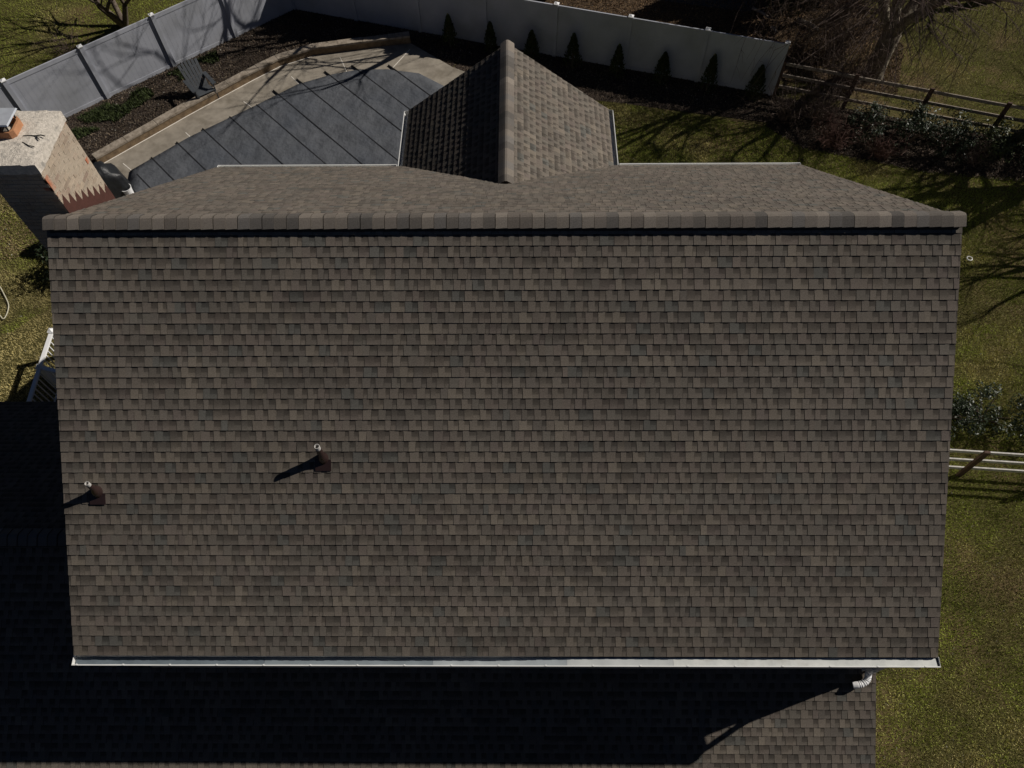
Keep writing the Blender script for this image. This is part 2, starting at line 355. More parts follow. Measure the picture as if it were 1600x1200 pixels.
# closed attic mass under the roof planes (so nothing is paper thin)
at = MB()
def gable_solid(x0, x1, yr, zr, yf, zf, yb, zb, zbot):
    at.hexa([(x0,yf,zf-.03),(x0,yr,zr-.03),(x0,yb,zb-.03),(x0,yb,zbot),(x0,yf,zbot)], [(x1,yf,zf-.03),(x1,yr,zr-.03),(x1,yb,zb-.03),(x1,yb,zbot),(x1,yf,zbot)])
gable_solid(-5.80, 5.80, 0, 0, -4.72, -4.72*math.tan(ANG), 4.72, -4.72*math.tan(ANG), -3.72)
WB = Vector((0,0,0))
at.hexa([(-2.05,3.0,-3.58),(0,3.0,WR-.05),(2.05,3.0,-3.58),(2.05,3.0,-3.9),(-2.05,3.0,-3.9)], [(-2.05,WE-.2,-3.58),(0,WE-.2,WR-.05),(2.05,WE-.2,-3.58),(2.05,WE-.2,-3.9),(-2.05,WE-.2,-3.9)])
at.hexa([(LX0+.2,LY-4.5,LZ-.05-4.5*math.tan(LANG)),(LX0+.2,LY,LZ-.05),(LX0+.2,.75,LZ-.05-3.66*math.tan(LANG)),(LX0+.2,.75,-6.9),(LX0+.2,LY-4.5,-7.2)],
        [(-5.8,LY-4.5,LZ-.05-4.5*math.tan(LANG)),(-5.8,LY,LZ-.05),(-5.8,.75,LZ-.05-3.66*math.tan(LANG)),(-5.8,.75,-6.9),(-5.8,LY-4.5,-7.2)])
at.build('gable_wall', 'siding', house, recalc=True)
# walls with lapped boards
wl = MB()
def lapwall(x0, y0, x1, y1, z0, z1):
    d = Vector((x1-x0, y1-y0, 0)); n = Vector((d.y, -d.x, 0)).normalized(); k = int((z1-z0)/.115)
    for i in range(k):
        a = z0+(z1-z0)*i/k; b = z0+(z1-z0)*(i+1)/k; p0 = Vector((x0,y0,0)); p1 = Vector((x1,y1,0))
        wl.quad(p0+n*.016+Vector((0,0,a)), p1+n*.016+Vector((0,0,a)), p1+Vector((0,0,b)), p0+Vector((0,0,b)))
        wl.quad(p0+Vector((0,0,a)), p1+Vector((0,0,a)), p1+n*.016+Vector((0,0,a)), p0+n*.016+Vector((0,0,a)))
lapwall(-5.8,-4.72, 5.8,-4.72, G, -3.72); lapwall(5.8,-4.72, 5.8,4.72, G, -3.72); lapwall(5.8,4.72, -5.8,4.72, G, -3.72); lapwall(-5.8,4.72,-5.8,-4.72, G, -3.72)
lapwall(2.05,4.72, 2.05,WE-.2, G, -3.9); lapwall(2.05,WE-.2,-2.05,WE-.2, G, -3.9); lapwall(-2.05,WE-.2,-2.05,4.72, G, -3.9)
lapwall(5.85,LY-4.4, 5.85,-4.72, G, -7.3); lapwall(-5.8,LY-4.4, 5.85,LY-4.4, G, -7.3); lapwall(-5.8,.75, LX0+.2,.75, G, -6.9); lapwall(LX0+.2,.75,LX0+.2,LY-4.4, G,-7.0); lapwall(LX0+.2,LY-4.4,-5.8,LY-4.4, G,-7.2)
wl.build('wall', 'siding', house)
# side triangle of the lower front roof
lt = MB(); lt.hexa([(5.80,-4.72,-7.3),(5.80,LY-4.4,-7.3),(5.80,LY-4.4,-7.12),(5.80,-4.72,-5.52)], [(5.86,-4.72,-7.3),(5.86,LY-4.4,-7.3),(5.86,LY-4.4,-7.12),(5.86,-4.72,-5.52)])
lt.build('gable_wall', 'siding', house, recalc=True)
ct = MB(); ct.box(5.79, 5.915, -4.765, -4.655, G, -3.80); ct.build('corner_trim', 'soffit', house, recalc=True)
# soffits and fascia
sf = MB()
sf.box(-HL+.03, HL-.03, -ye+.005, -ye+.03, ze-.20, ze-.012); 
sf.build('fascia', 'soffit', house, recalc=True); sf = MB()
sf.box(-HL+.03, -WH-.02, ye-.03, ye-.005, ze-.20, ze-.012); sf.build('fascia', 'soffit', house, recalc=True); sf = MB()
sf.box(WH+.02, HL-.03, ye-.03, ye-.005, ze-.20, ze-.012)
for sx in (-1,1):
    x = sx*WH; zt = WR-WH*math.tan(BANG)
    sf.build('fascia', 'soffit', house, recalc=True); sf = MB()
    sf.box(min(x,x-sx*.03), max(x,x-sx*.03), ye, WE-.05, zt-.19, zt-.014)
sf.build('fascia', 'soffit', house, recalc=True); sf = MB()
sf.box(LX0, -5.9, .985, 1.005, -7.12, -6.90)
sf.build('fascia', 'soffit', house, recalc=True)

def gutter(p0, p1, out, zt, side='white', width=.125, depth=.085, label=None, inner='cover_white', hangers=True):
    """open trough from p0 to p1 (xy), 'out' = outward unit vector, zt = height of the lip"""
    b = MB(); p0 = Vector((*p0,0)); p1 = Vector((*p1,0)); o_ = Vector((*out,0)); t = .004
    prof = [(0,zt+.02),(0,zt-depth),(width*.72,zt-depth),(width,zt-.02),(width,zt),(width-.014,zt),(width-.014,zt-.012),(width-.006,zt-.012),(width-.008,zt-.024),(width*.7,zt-depth+t),(t,zt-depth+t),(t,zt+.02)]
    b.hexa([p0+o_*a+Vector((0,0,z)) for a, z in prof], [p1+o_*a+Vector((0,0,z)) for a, z in prof])
    for p, s_ in ((p0,1),(p1,-1)):
        d = (p1-p0).normalized()*s_*.004
        b.hexa([p+o_*a+Vector((0,0,z)) for a, z in prof[:5]], [p+d+o_*a+Vector((0,0,z)) for a, z in prof[:5]])
    g = b.build('gutter', side, house, recalc=True)
    if label: g['label'] = label
    return g
ZL = ze-.045
g = gutter((-HL-.02,-ye+.004), (HL+.03,-ye+.004), (0,-1), ZL, label='long white front gutter below the main slope', width=.135)
li = MB()
N = 80   # cover strips: trough shade painted into the colour on the left, white ones riding higher on the right
def hz(x):
    t = min(max((x+.2)/1.4, 0), 1); t = t*t*(3-2*t)
    return ZL-.050+.040*t+.003*math.sin(x*5)+.002*math.sin(x*13+1)
for (c0, c1, mm_, lab) in ((-HL, -3.4, 'grey_cover', 'left part of the gutter cover, coloured blue-grey for shade'), (-3.4, -1.0, 'shade_cover2', 'second part of the gutter cover, coloured paler grey for shade'), (-1.0, .9, 'shade_cover3', 'middle part of the gutter cover, coloured light grey for shade'), (.9, 2.4, 'shade_cover4', 'part of the gutter cover right of its middle, coloured dull white for faint shade'), (2.4, HL, 'cover_white', 'white right part of the gutter cover')):
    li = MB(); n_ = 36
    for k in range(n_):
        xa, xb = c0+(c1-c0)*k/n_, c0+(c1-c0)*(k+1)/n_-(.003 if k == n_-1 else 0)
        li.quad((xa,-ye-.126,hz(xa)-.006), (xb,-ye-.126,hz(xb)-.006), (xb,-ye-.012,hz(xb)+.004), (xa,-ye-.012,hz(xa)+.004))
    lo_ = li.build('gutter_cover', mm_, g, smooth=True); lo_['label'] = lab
x = -HL+.05
while x < HL:
    hg = MB(); hg.box(x-.012, x+.012, -ye-.130, -ye-.108, ZL+.001, ZL+.006); hg.build('hanger', 'white', g, recalc=True); x += .665
de = MB(); de.quad((-HL,-ye-.008,ze-.002), (HL,-ye-.008,ze-.002), (HL,-ye+.002,ze-.05), (-HL,-ye+.002,ze-.05)); de.build('drip_edge', 'boot', g)
gutter((WH+.14,ye-.004), (HL+.02,ye-.004), (0,1), ZL, label='white rear gutter at the right of the rear gable')
gutter((-HL-.02,ye-.004), (-WH-.14,ye-.004), (0,1), ZL, label='thin white rear gutter at the left of the rear gable')
zt2 = WR-WH*math.tan(BANG)-.05
gutter((WH-.004,ye+.0), (WH-.004,WE+.03), (1,0), zt2, label='white gutter along the right eave of the rear gable')
gutter((-WH+.004,ye+.0), (-WH+.004,WE+.03), (-1,0), zt2, label='white gutter along the left eave of the rear gable')
gutter((LX0,.985), (-5.86,.985), (0,1), -6.95, label='shaded gutter of the low left wing')

# vent pipes through the front slope
def on_front(x, y): return Vector((x, y, y*math.tan(ANG)))
def vent(x, y, h, r, label):
    p = on_front(x, y); fl = MB(); nd = Vector((0,-sa,ca)); vd = Vector((0,-ca,-sa))
    c0 = p+nd*.019+vd*.11
    fl.hexa([c0+Vector((-.11,0,0))-vd*.10, c0+Vector((.11,0,0))-vd*.10, c0+Vector((.11,0,0))+vd*.06, c0+Vector((-.11,0,0))+vd*.06], [c0+nd*.004+Vector((-.11,0,0))-vd*.10, c0+nd*.004+Vector((.11,0,0))-vd*.10, c0+nd*.004+Vector((.11,0,0))+vd*.06, c0+nd*.004+Vector((-.11,0,0))+vd*.06])
    pi = MB(); pi.lathe(p-Vector((0,0,.1)), [(r,0),(r,h+.1),(r*.82,h+.1),(r*.80,h-.1)], 20, open_top=False)
    po = pi.build('vent_pipe', 'pvc', house, smooth=False); po['label'] = label
    bo = MB(); bo.lathe(p-Vector((0,0,.10)), [(.078,0),(.077,.10),(.072,.155),(.060,.195),(r+.014,.235),(r+.008,.28),(r+.004,h*.80+.1)], 24, open_top=True)
    b2 = bo.build('boot', 'boot', po, smooth=True)
    fl.build('flashing', 'boot', po, recalc=True)
vent(-2.47, -2.60, .385, .036, 'taller vent pipe in the middle left of the front slope')
vent(-5.62, -2.98, .31, .030, 'small vent pipe near the left edge of the front slope')

# downspout at the right end of the front gutter
ds = MB(); dx = 5.90
def rrect_tube(b, pts, w_, h_):
    pts = [Vector(p) for p in pts]
    for i in range(len(pts)-1):
        b.beam(pts[i], pts[i+1], w_, h_, up=(0,1,.0) if abs((pts[i+1]-pts[i]).normalized().y) < .9 else (0,0,1))
ds.tube([(5.86,-ye-.07,ZL-.08), (5.90,-ye-.08,ZL-.22), (5.90,-ye-.05,ZL-.30), (5.87,-4.81,ZL-.56), (5.86,-4.79,ZL-.66), (5.86,-4.79,-5.10)], .048, 10)
dso = ds.build('downspout', 'white', house, smooth=False)
eb = MB(); pts = []; rad = []
KP = [(5.86,-4.79,-5.05),(5.86,-4.79,-5.30),(5.86,-4.82,-5.37),(5.855,-4.87,-5.40),(5.825,-4.92,-5.42),(5.76,-4.955,-5.44),(5.69,-4.968,-5.455),(5.62,-4.97,-5.475)]
for i in range(len(KP)-1):
    for k in range(5):
        pts.append(Vector(KP[i]).lerp(Vector(KP[i+1]), k/5)); rad.append((.056 if k % 2 else .050) if 1 < i < 6 else .054)
pts.append(Vector(KP[-1])); rad.append(.054)
for _ in range(2): pts = [pts[0]]+[(pts[i-1]+pts[i]*2+pts[i+1])/4 for i in range(1, len(pts)-1)]+[pts[-1]]
eb.tube(pts, rad, 14, cap=False); eb.build('elbow', 'vinyl_white', dso)

# chimney
CX0, CX1, CY0, CY1, CZ = -6.87, -6.115, .47, 1.50, .50
ch = MB(); ch.box(CX0+.003, CX1-.003, CY0+.003, CY1-.003, G, CZ)
cho = ch.build('chimney', 'mortar', house, recalc=True)
bk = MB(); rb = random.Random(3); bh, bl, mj = .057, .20, .010
z = -3.2; row = 0
BC = [(.44,.35,.26), (.41,.32,.24), (.46,.37,.28), (.42,.34,.26), (.45,.37,.29), (.40,.30,.23)]
while z < CZ-.11:
    for face in range(4):
        L_ = (CX1-CX0) if face % 2 == 0 else (CY1-CY0); u = -(row % 2)*.105
        while u < L_:
            a, c = max(u,0)+.004, min(u+bl, L_)-.004
            if c-a > .02:
                col = rb.choice(BC); kk = rb.uniform(.8,1.15)
                if rb.random() < .02: col = (.42,.12,.05)
                bk.cc = mul(col, kk); d = .001+.004*rb.random()
                if face == 0: bk.box(CX0+a, CX0+c, CY0-d, CY0+.02, z, z+bh)
                elif face == 1: bk.box(CX1-.02, CX1+d, CY0+a, CY0+c, z, z+bh)
                elif face == 2: bk.box(CX1-c, CX1-a, CY1-.02, CY1+d, z, z+bh)
                else: bk.box(CX0-d, CX0+.02, CY1-c, CY1-a, z, z+bh)
            u += bl+mj
    z += bh+mj; row += 1
# two spalled bricks with the raw orange clay exposed
bk.cc = (.50,.13,.045)
bk.box(CX1-.03, CX1+.010, CY0+.003, CY0+.085, CZ-.43, CZ-.20)
bk.box(CX1-.03, CX1+.010, CY1-.10, CY1-.02, CZ-.80, CZ-.72)
bk.build('bricks', 'brick', cho, recalc=True)
# crown slab: uneven wash with cracks
cr = MB(); nx, ny = 16, 20
def crz(i, j):
    u, v = i/nx, j/ny; e = min(u, 1-u, v, 1-v); return CZ+.055+.035*min(e*4,1)+rb.uniform(-.004,.004)
gz = [[crz(i,j) for j in range(ny+1)] for i in range(nx+1)]
jx = lambda: rb.uniform(-.008,.008)
X0, X1, Y0, Y1 = CX0-.02, CX1+.02, CY0-.02, CY1+.02
gp = [[(X0+(X1-X0)*i/nx+(jx() if i in (0,nx) else 0), Y0+(Y1-Y0)*j/ny+(jx() if j in (0,ny) else 0)) for j in range(ny+1)] for i in range(nx+1)]
for i in range(nx):
    for j in range(ny):
        cr.quad(*[(*gp[a][b_], gz[a][b_]) for a, b_ in ((i,j),(i+1,j),(i+1,j+1),(i,j+1))])
ring_ = [(i,0) for i in range(nx)]+[(nx,j) for j in range(ny)]+[(i,ny) for i in range(nx,0,-1)]+[(0,j) for j in range(ny,0,-1)]
for k in range(len(ring_)):
    a = ring_[k]; b_ = ring_[(k+1)%len(ring_)]
    cr.quad((*gp[a[0]][a[1]],CZ-.10), (*gp[b_[0]][b_[1]],CZ-.10), (*gp[b_[0]][b_[1]],gz[b_[0]][b_[1]]), (*gp[a[0]][a[1]],gz[a[0]][a[1]]))
cro = cr.build('chimney_crown', 'crown', cho)
ck = MB()
def crack(pts, w0):
    P_ = [Vector((x, y, CZ+.094)) for x, y in pts]
    for i in range(len(P_)-1):
        ck.beam(P_[i], P_[i+1], w0*(1-.5*i/len(P_)), .012)
def ckb():
    global ck
    ck.build('crack', 'dark', cro, recalc=True); ck = MB()
crack([(-6.11,.965),(-6.17,.985),(-6.23,.97),(-6.30,.975),(-6.40,.97)], .012)
crack([(-6.22,.972),(-6.20,.93),(-6.16,.90)], .012)
ckb()
crack([(-6.18,.76),(-6.26,.78),(-6.32,.82),(-6.37,.85)], .007)
ck.build('crack', 'dark', cro, recalc=True)
FX, FY = -6.64, 1.08
fl = MB(); hs = .165
oct_ = [(-hs+.05,-hs),(hs-.05,-hs),(hs,-hs+.05),(hs,hs-.05),(hs-.05,hs),(-hs+.05,hs),(-hs,hs-.05),(-hs,-hs+.05)]
inn = [(x*.8, y*.8) for x, y in oct_]; zb, zt_ = CZ+.05, .69
for k in range(8):
    a, b_ = oct_[k], oct_[(k+1)%8]; c, d = inn[k], inn[(k+1)%8]; T = lambda p, z: (FX+p[0], FY+p[1], z)
    fl.quad(T(a,zb), T(b_,zb), T(b_,zt_), T(a,zt_)); fl.quad(T(a,zt_), T(b_,zt_), T(d,zt_), T(c,zt_)); fl.quad(T(c,zt_), T(d,zt_), T(d,zb), T(c,zb))
flo = fl.build('flue', 'clay', cho)
cp = MB(); zc = zt_+.11
cp.hexa([(FX-.19,FY-.18,zc),(FX+.18,FY-.18,zc),(FX+.18,FY+.18,zc),(FX-.19,FY+.18,zc)], [(FX-.18,FY-.17,zc+.02),(FX+.17,FY-.17,zc+.02),(FX+.17,FY+.17,zc+.02),(FX-.18,FY+.17,zc+.02)])
cpo = cp.build('flue_cap', 'cap', cho, recalc=True)
for sx in (-.13,.11):
    for sy in (-.13,.13): lg = MB(); lg.box(FX+sx-.008, FX+sx+.008, FY+sy-.008, FY+sy+.008, zt_-.06, zc); lg.build('cap_leg', 'dark', cpo, recalc=True)
lg = MB()
for i in range(14):
    lg.box(FX-.13, FX+.12, FY-.14, FY-.137, zt_+.008*i, zt_+.008*i+.003)
lg.build('spark_screen', 'dark', cpo, recalc=True)
# stepped flashing on the chimney's roof side: saw-toothed top, follows the rear slope
sfm = MB(); nt = 8
y0_, y1_ = CY0-.005, CY1+.005; rt = -math.tan(ANG)
for k in range(nt):
    ya = y0_+(y1_-y0_)*k/nt; yb = y0_+(y1_-y0_)*(k+1)/nt; ym = ya+(yb-ya)*.82
    x_ = CX1+.012
    base = lambda y: y*rt-.03
    f0 = .30
    P_ = [(x_,ya,base(ya)), (x_,yb,base(yb)), (x_,yb,base(yb)+f0*.62), (x_,ym,base(ya)+f0), (x_,ya,base(ya)+f0*.62-.0)]
    sfm.hexa([(p[0]-.012,p[1],p[2]) for p in P_], [(p[0]-.006,p[1],p[2]) for p in P_])
sfo = sfm.build('flashing', 'stepf', cho, recalc=True)

# windows on the hidden sides
def window(cx, cy, zb_, w_, h_, nx_, ny_):
    d = Vector((-ny_, nx_, 0)); n = Vector((nx_, ny_, 0)); c = Vector((cx, cy, zb_)); f = MB(); U = Vector((0,0,1))
    def bar(a0, a1, z0, z1, t0, t1): f.hexa([c+d*a0+n*t0+U*z0, c+d*a1+n*t0+U*z0, c+d*a1+n*t1+U*z0, c+d*a0+n*t1+U*z0], [c+d*a0+n*t0+U*z1, c+d*a1+n*t0+U*z1, c+d*a1+n*t1+U*z1, c+d*a0+n*t1+U*z1])
    bar(-w_/2-.08,-w_/2,0,h_,-.01,.05); bar(w_/2,w_/2+.08,0,h_,-.01,.05); bar(-w_/2-.08,w_/2+.08,h_,h_+.1,-.01,.055); bar(-w_/2-.1,w_/2+.1,-.08,0,-.01,.07); bar(-w_/2,w_/2,h_/2-.025,h_/2+.025,.0,.04); bar(-.012,.012,0,h_,.0,.035)
    fo = f.build('window', 'vinyl_white', house, recalc=True)
    p = MB(); p.quad(c+d*-w_/2+n*.022, c+d*w_/2+n*.022, c+d*w_/2+n*.022+U*h_, c+d*-w_/2+n*.022+U*h_); p.build('pane', 'glass', fo)
for y in (-2.6, 0, 2.6): window(5.8, y, -5.7, .85, 1.35, 1, 0); window(5.8, y, -8.0 if y else -7.9, .85, 1.4, 1, 0)
for x in (4.2, -3.7): window(x, 4.72, -5.8, .85, 1.35, 0, 1); window(x, 4.72, -7.9, .85, 1.4, 0, 1)
window(0, WE-.2, -5.9, 1.2, 1.4, 0, 1); window(0, WE-.2, -8.0, 1.5, 1.6, 0, 1)

# ------------------------------------------------------------------ white porch railing behind the left wing
rail = empty('porch_railing', (-11.28,2.45,G), label='white porch railing with square posts beside the low left wing', cat='railing')
pd_ = MB(); pd_.box(-11.2,-9.3,1.05,2.4,G+.02,G+.16)
tag(pd_.build('porch_landing', 'deckboard', None, recalc=True), 'dark low porch landing enclosed by the white railing', 'porch')
RP = [Vector((-11.33,3.50,G)), Vector((-11.28,2.45,G)), Vector((-11.2,1.22,G)), Vector((-9.4,1.35,G))]
def vpost(p, h=1.06):
    b = MB(); b.box(p.x-.055,p.x+.055,p.y-.055,p.y+.055,G,G+h-.03); po = b.build('post', 'vinyl_white', rail, recalc=True)
    c = MB(); c.hexa([(p.x+a*.07,p.y+b_*.07,G+h-.03) for a,b_ in ((-1,-1),(1,-1),(1,1),(-1,1))], [(p.x+a*.07,p.y+b_*.07,G+h-.01) for a,b_ in ((-1,-1),(1,-1),(1,1),(-1,1))])
    c.hexa([(p.x+a*.06,p.y+b_*.06,G+h-.01) for a,b_ in ((-1,-1),(1,-1),(1,1),(-1,1))], [(p.x+a*.01,p.y+b_*.01,G+h+.03) for a,b_ in ((-1,-1),(1,-1),(1,1),(-1,1))])
    c.build('post_cap', 'vinyl_white', po, recalc=True)
for p in RP[:3]: vpost(p)
def run(a, b_, h=1.0):
    u = Vector((0,0,1)); t = MB(); t.beam(a+u*h, b_+u*h, .09, .05); t.beam(a+u*(h-.035), b_+u*(h-.035), .05, .04); t.build('handrail', 'vinyl_white', rail, recalc=True)
    t = MB(); t.beam(a+u*.1, b_+u*.1, .045, .06); t.build('bottom_rail', 'vinyl_white', rail, recalc=True)
    n = int((b_-a).length/.13); t = MB()
    for k in range(1, n):
        p = a+(b_-a)*k/n
        b = MB(); b.box(p.x-.011,p.x+.011,p.y-.011,p.y+.011,G+.12,G+h-.05); b.build('baluster', 'vinyl_white', rail, recalc=True)
run(RP[0], RP[1]); run(RP[1], RP[2]); run(RP[1], Vector((-9.4,2.0,G)))

# ------------------------------------------------------------------ white privacy fences
def fence(p0, p1, n, name, label, skip_last=False, h=1.85):
    p0 = Vector((*p0,0)); p1 = Vector((*p1,0)); d = (p1-p0).normalized(); nn = Vector((-d.y, d.x, 0)); L_ = (p1-p0).length
    root = empty(name, (p0.x,p0.y,G), label=label, cat='fence')
    for k in range(n+1):
        if skip_last and k == n: continue
        c = p0+d*L_*k/n; b = MB(); q = .0635
        cs = [c+d*a*q+nn*b_*q for a, b_ in ((-1,-1),(1,-1),(1,1),(-1,1))]
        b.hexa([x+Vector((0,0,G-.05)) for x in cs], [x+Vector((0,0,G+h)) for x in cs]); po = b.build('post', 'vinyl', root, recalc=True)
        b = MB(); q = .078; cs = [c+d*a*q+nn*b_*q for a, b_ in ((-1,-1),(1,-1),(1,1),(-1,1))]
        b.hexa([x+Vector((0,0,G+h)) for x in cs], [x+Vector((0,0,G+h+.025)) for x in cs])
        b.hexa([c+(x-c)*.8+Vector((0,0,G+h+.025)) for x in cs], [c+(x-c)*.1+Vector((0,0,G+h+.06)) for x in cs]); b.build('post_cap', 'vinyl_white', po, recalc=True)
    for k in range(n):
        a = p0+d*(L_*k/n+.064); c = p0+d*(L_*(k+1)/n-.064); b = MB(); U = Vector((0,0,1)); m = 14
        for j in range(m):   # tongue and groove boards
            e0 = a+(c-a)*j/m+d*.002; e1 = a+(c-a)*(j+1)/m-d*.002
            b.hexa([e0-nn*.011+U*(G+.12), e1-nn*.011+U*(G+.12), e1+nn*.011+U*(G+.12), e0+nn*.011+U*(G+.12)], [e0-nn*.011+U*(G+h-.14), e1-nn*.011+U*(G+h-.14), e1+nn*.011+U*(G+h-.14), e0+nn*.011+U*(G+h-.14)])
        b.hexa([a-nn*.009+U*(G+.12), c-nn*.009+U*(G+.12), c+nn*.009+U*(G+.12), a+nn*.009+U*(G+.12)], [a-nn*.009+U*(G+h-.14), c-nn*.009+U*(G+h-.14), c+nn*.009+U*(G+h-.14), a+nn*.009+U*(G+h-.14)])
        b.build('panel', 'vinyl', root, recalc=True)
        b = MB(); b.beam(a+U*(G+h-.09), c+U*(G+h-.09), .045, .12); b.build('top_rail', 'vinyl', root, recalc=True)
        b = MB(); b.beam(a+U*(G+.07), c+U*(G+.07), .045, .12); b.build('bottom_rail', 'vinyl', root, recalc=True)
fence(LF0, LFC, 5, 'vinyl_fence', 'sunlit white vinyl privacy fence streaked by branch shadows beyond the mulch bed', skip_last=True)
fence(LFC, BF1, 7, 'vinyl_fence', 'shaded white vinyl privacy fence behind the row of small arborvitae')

# ------------------------------------------------------------------ timber edging wall round the pool
ew = empty('retaining_wall', (*WALL[0],G), label='low brown timber retaining wall between the mulch bed and the pool deck', cat='wall')
def offs(i, o_):
    a = Vector(WALL[max(i-1,0)]); b = Vector(WALL[min(i+1,len(WALL)-1)]); d = (b-a).normalized(); return Vector(WALL[i])+Vector((-d.y, d.x))*o_
cm_, fm_ = MB(), MB()
for i in range(len(WALL)-1):
    q = [offs(i,0), offs(i+1,0), offs(i+1,.24), offs(i,.24)]
    fm_.hexa([(p.x,p.y,G-.02) for p in q], [(p.x,p.y,G+.26) for p in q])
    n = 3
    for k in range(n):
        t0, t1 = k/n, (k+1)/n
        qa, qb = q[0].lerp(q[1],t0), q[0].lerp(q[1],t1); qc, qd = q[3].lerp(q[2],t1), q[3].lerp(q[2],t0); e = (qb-qa).normalized()*.006; j = rnd.uniform(-.008,.008); o2 = (qd-qa).normalized()*.02
        pp = [qa+e-o2, qb-e-o2, qc-e, qd+e]
        cm_.hexa([(p.x,p.y,G+.262) for p in pp], [(p.x,p.y,G+.33+j) for p in pp])
fm_.build('wall_face', 'wallface', ew, recalc=True); cm_.build('cap_timber', 'wallstone', ew, recalc=True)

# pool cover with straps and springs
pc = empty('pool_cover', (-6,11.5,G), label='grey winter pool cover with dark diagonal straps', cat='pool cover')
b = MB(); ctr = Vector((-6.2,11.4)); rings = 14; zc_ = G+.085
pp = []
for i in range(len(POOL)):
    a, c = Vector(POOL[i]), Vector(POOL[(i+1)%len(POOL)])
    for k in range(4): pp.append(a.lerp(c, k/4))
n = len(pp); base = len(b.v)
for r_ in range(rings+1):
    for p in pp:
        q = ctr+(p-ctr)*(r_/rings) if r_ else ctr+(p-ctr)*.001; t = 1-(r_/rings)**2
        z = zc_+.006*t*math.sin(q.x*2.1+q.y)*math.sin(q.y*1.7)
        b.v.append((q.x,q.y,z)); b.c.append((1,1,1))
for r_ in range(rings):
    for j in range(n): b.f.append((r_*n+j, r_*n+(j+1)%n, (r_+1)*n+(j+1)%n, (r_+1)*n+j))
i0 = len(b.v)
for p in pp: b.v.append((p.x,p.y,G+.05)); b.c.append((1,1,1))
for j in range(n): b.f.append((rings*n+j, rings*n+(j+1)%n, i0+(j+1)%n, i0+j))
b.build('cover_sheet', 'cover', pc, smooth=True)
SD = Vector((.69,-.724))
starts = [(-11.32,9.95-.03),(-11.07,10.64),(-10.45,11.32),(-9.77,11.93),(-9.02,12.48),(-8.26,13.05),(-7.84,13.77),(-7.15,14.33),(-6.27,14.72),(-5.4,15.02),(-4.16,15.03)]
for s_ in starts:
    a = Vector(s_); k = 0; last = a
    pts = []
    inside = False
    t = 0
    ent = ext = None
    while t < 14:
        q = a+SD*t; ins = inpoly(q.x, q.y, POOL)
        if ins and ent is None: ent = t
        if ent is not None and not ins: ext = t; break
        t += .05
    if ent is None: continue
    ext = ext or t
    b = MB(); N_ = 14
    for k in range(N_):
        t0 = ent+(ext-ent)*k/N_; t1 = ent+(ext-ent)*(k+1)/N_; q0 = a+SD*t0; q1 = a+SD*t1
        def zz(q):
            # ring parameter approximated along the straight line
            dd = (q-ctr).length; lo_ = 1.0
            return zc_+.009
        b.beam((q0.x,q0.y,zz(q0)), (q1.x,q1.y,zz(q1)), .026, .006)
    so = b.build('strap', 'strap', pc, recalc=True)
    sp = MB(); q0 = a; q1 = a+SD*ent
    sp.tube([(q0.x,q0.y,G+.07), (q1.x,q1.y,G+.08)], .028, 6); sp.build('spring', 'spring', so)
b = MB()
for a, c in (((-11.9,10.42),(-11.44,10.01)), ((-10.29,11.79),(-9.89,11.37)), ((-8.73,13.25),(-8.36,12.92)), ((-7.37,14.50),(-7.06,14.12)), ((-5.86,15.5),(-5.54,14.72)), ((-3.51,15.9),(-4.05,14.85))):
    b.beam((*a,G+.047), (*c,G+.047), .022, .006)
for i in range(4):
    p, q = offs(i,-.025), offs(i+1,-.025)
    b.beam((p.x,p.y,G+.047), (q.x,q.y,G+.047), .03, .006)
tag(b.build('deck_joint', 'joint', None, recalc=True), kind='structure')

# ------------------------------------------------------------------ adirondack chair
chr_ = empty('adirondack_chair', (-10.02,13.5,G+.01), label='dark slatted adirondack chair standing in the mulch bed by the fence', cat='chair')
def cpart(name, boxes):
    b = MB(); A = R(-52)   # faces towards the pool
    Mz = Matrix.Rotation(A, 3, 'Z')
    for p0, p1, w_, h_, up in boxes: b.beam(Mz@Vector(p0)+Vector((-10.02,13.5,G)), Mz@Vector(p1)+Vector((-10.02,13.5,G)), w_, h_, tuple(Mz@Vector(up)))
    o = b.build(name, 'chair', chr_, recalc=True, bevel=.004); return o
# local x = forward, y = side
for k in range(6):
    y = -.26+.104*k; e = .06*abs(k-2.5)/2.5
    cpart('back_slat', [((-.17,y*.86,.27), (-.62,y*1.12,1.04-e), .088, .018, (1,0,.6))])
cpart('seat', [((.32-.082*k,-.27,.40-.022*k), (.32-.082*k,.27,.40-.022*k), .075, .018, (.27,0,1)) for k in range(7)])
for s_ in (-1,1):
    cpart('armrest', [((-.42,s_*.34,.575), (.36,s_*.34,.60), .13, .022, (0,0,1))])
    cpart('leg', [((.30,s_*.31,0), (.30,s_*.31,.585), .10, .024, (0,1,0))])
    cpart('rear_leg', [((.36,s_*.28,.36), (-.55,s_*.28,.06), .024, .12, (0,0,1))])
cpart('back_rail', [((-.36,-.33,.56), (-.36,.33,.56), .07, .022, (1,0,.6)), ((-.52,-.27,.84), (-.52,.27,.84), .06, .02, (1,0,.6))])

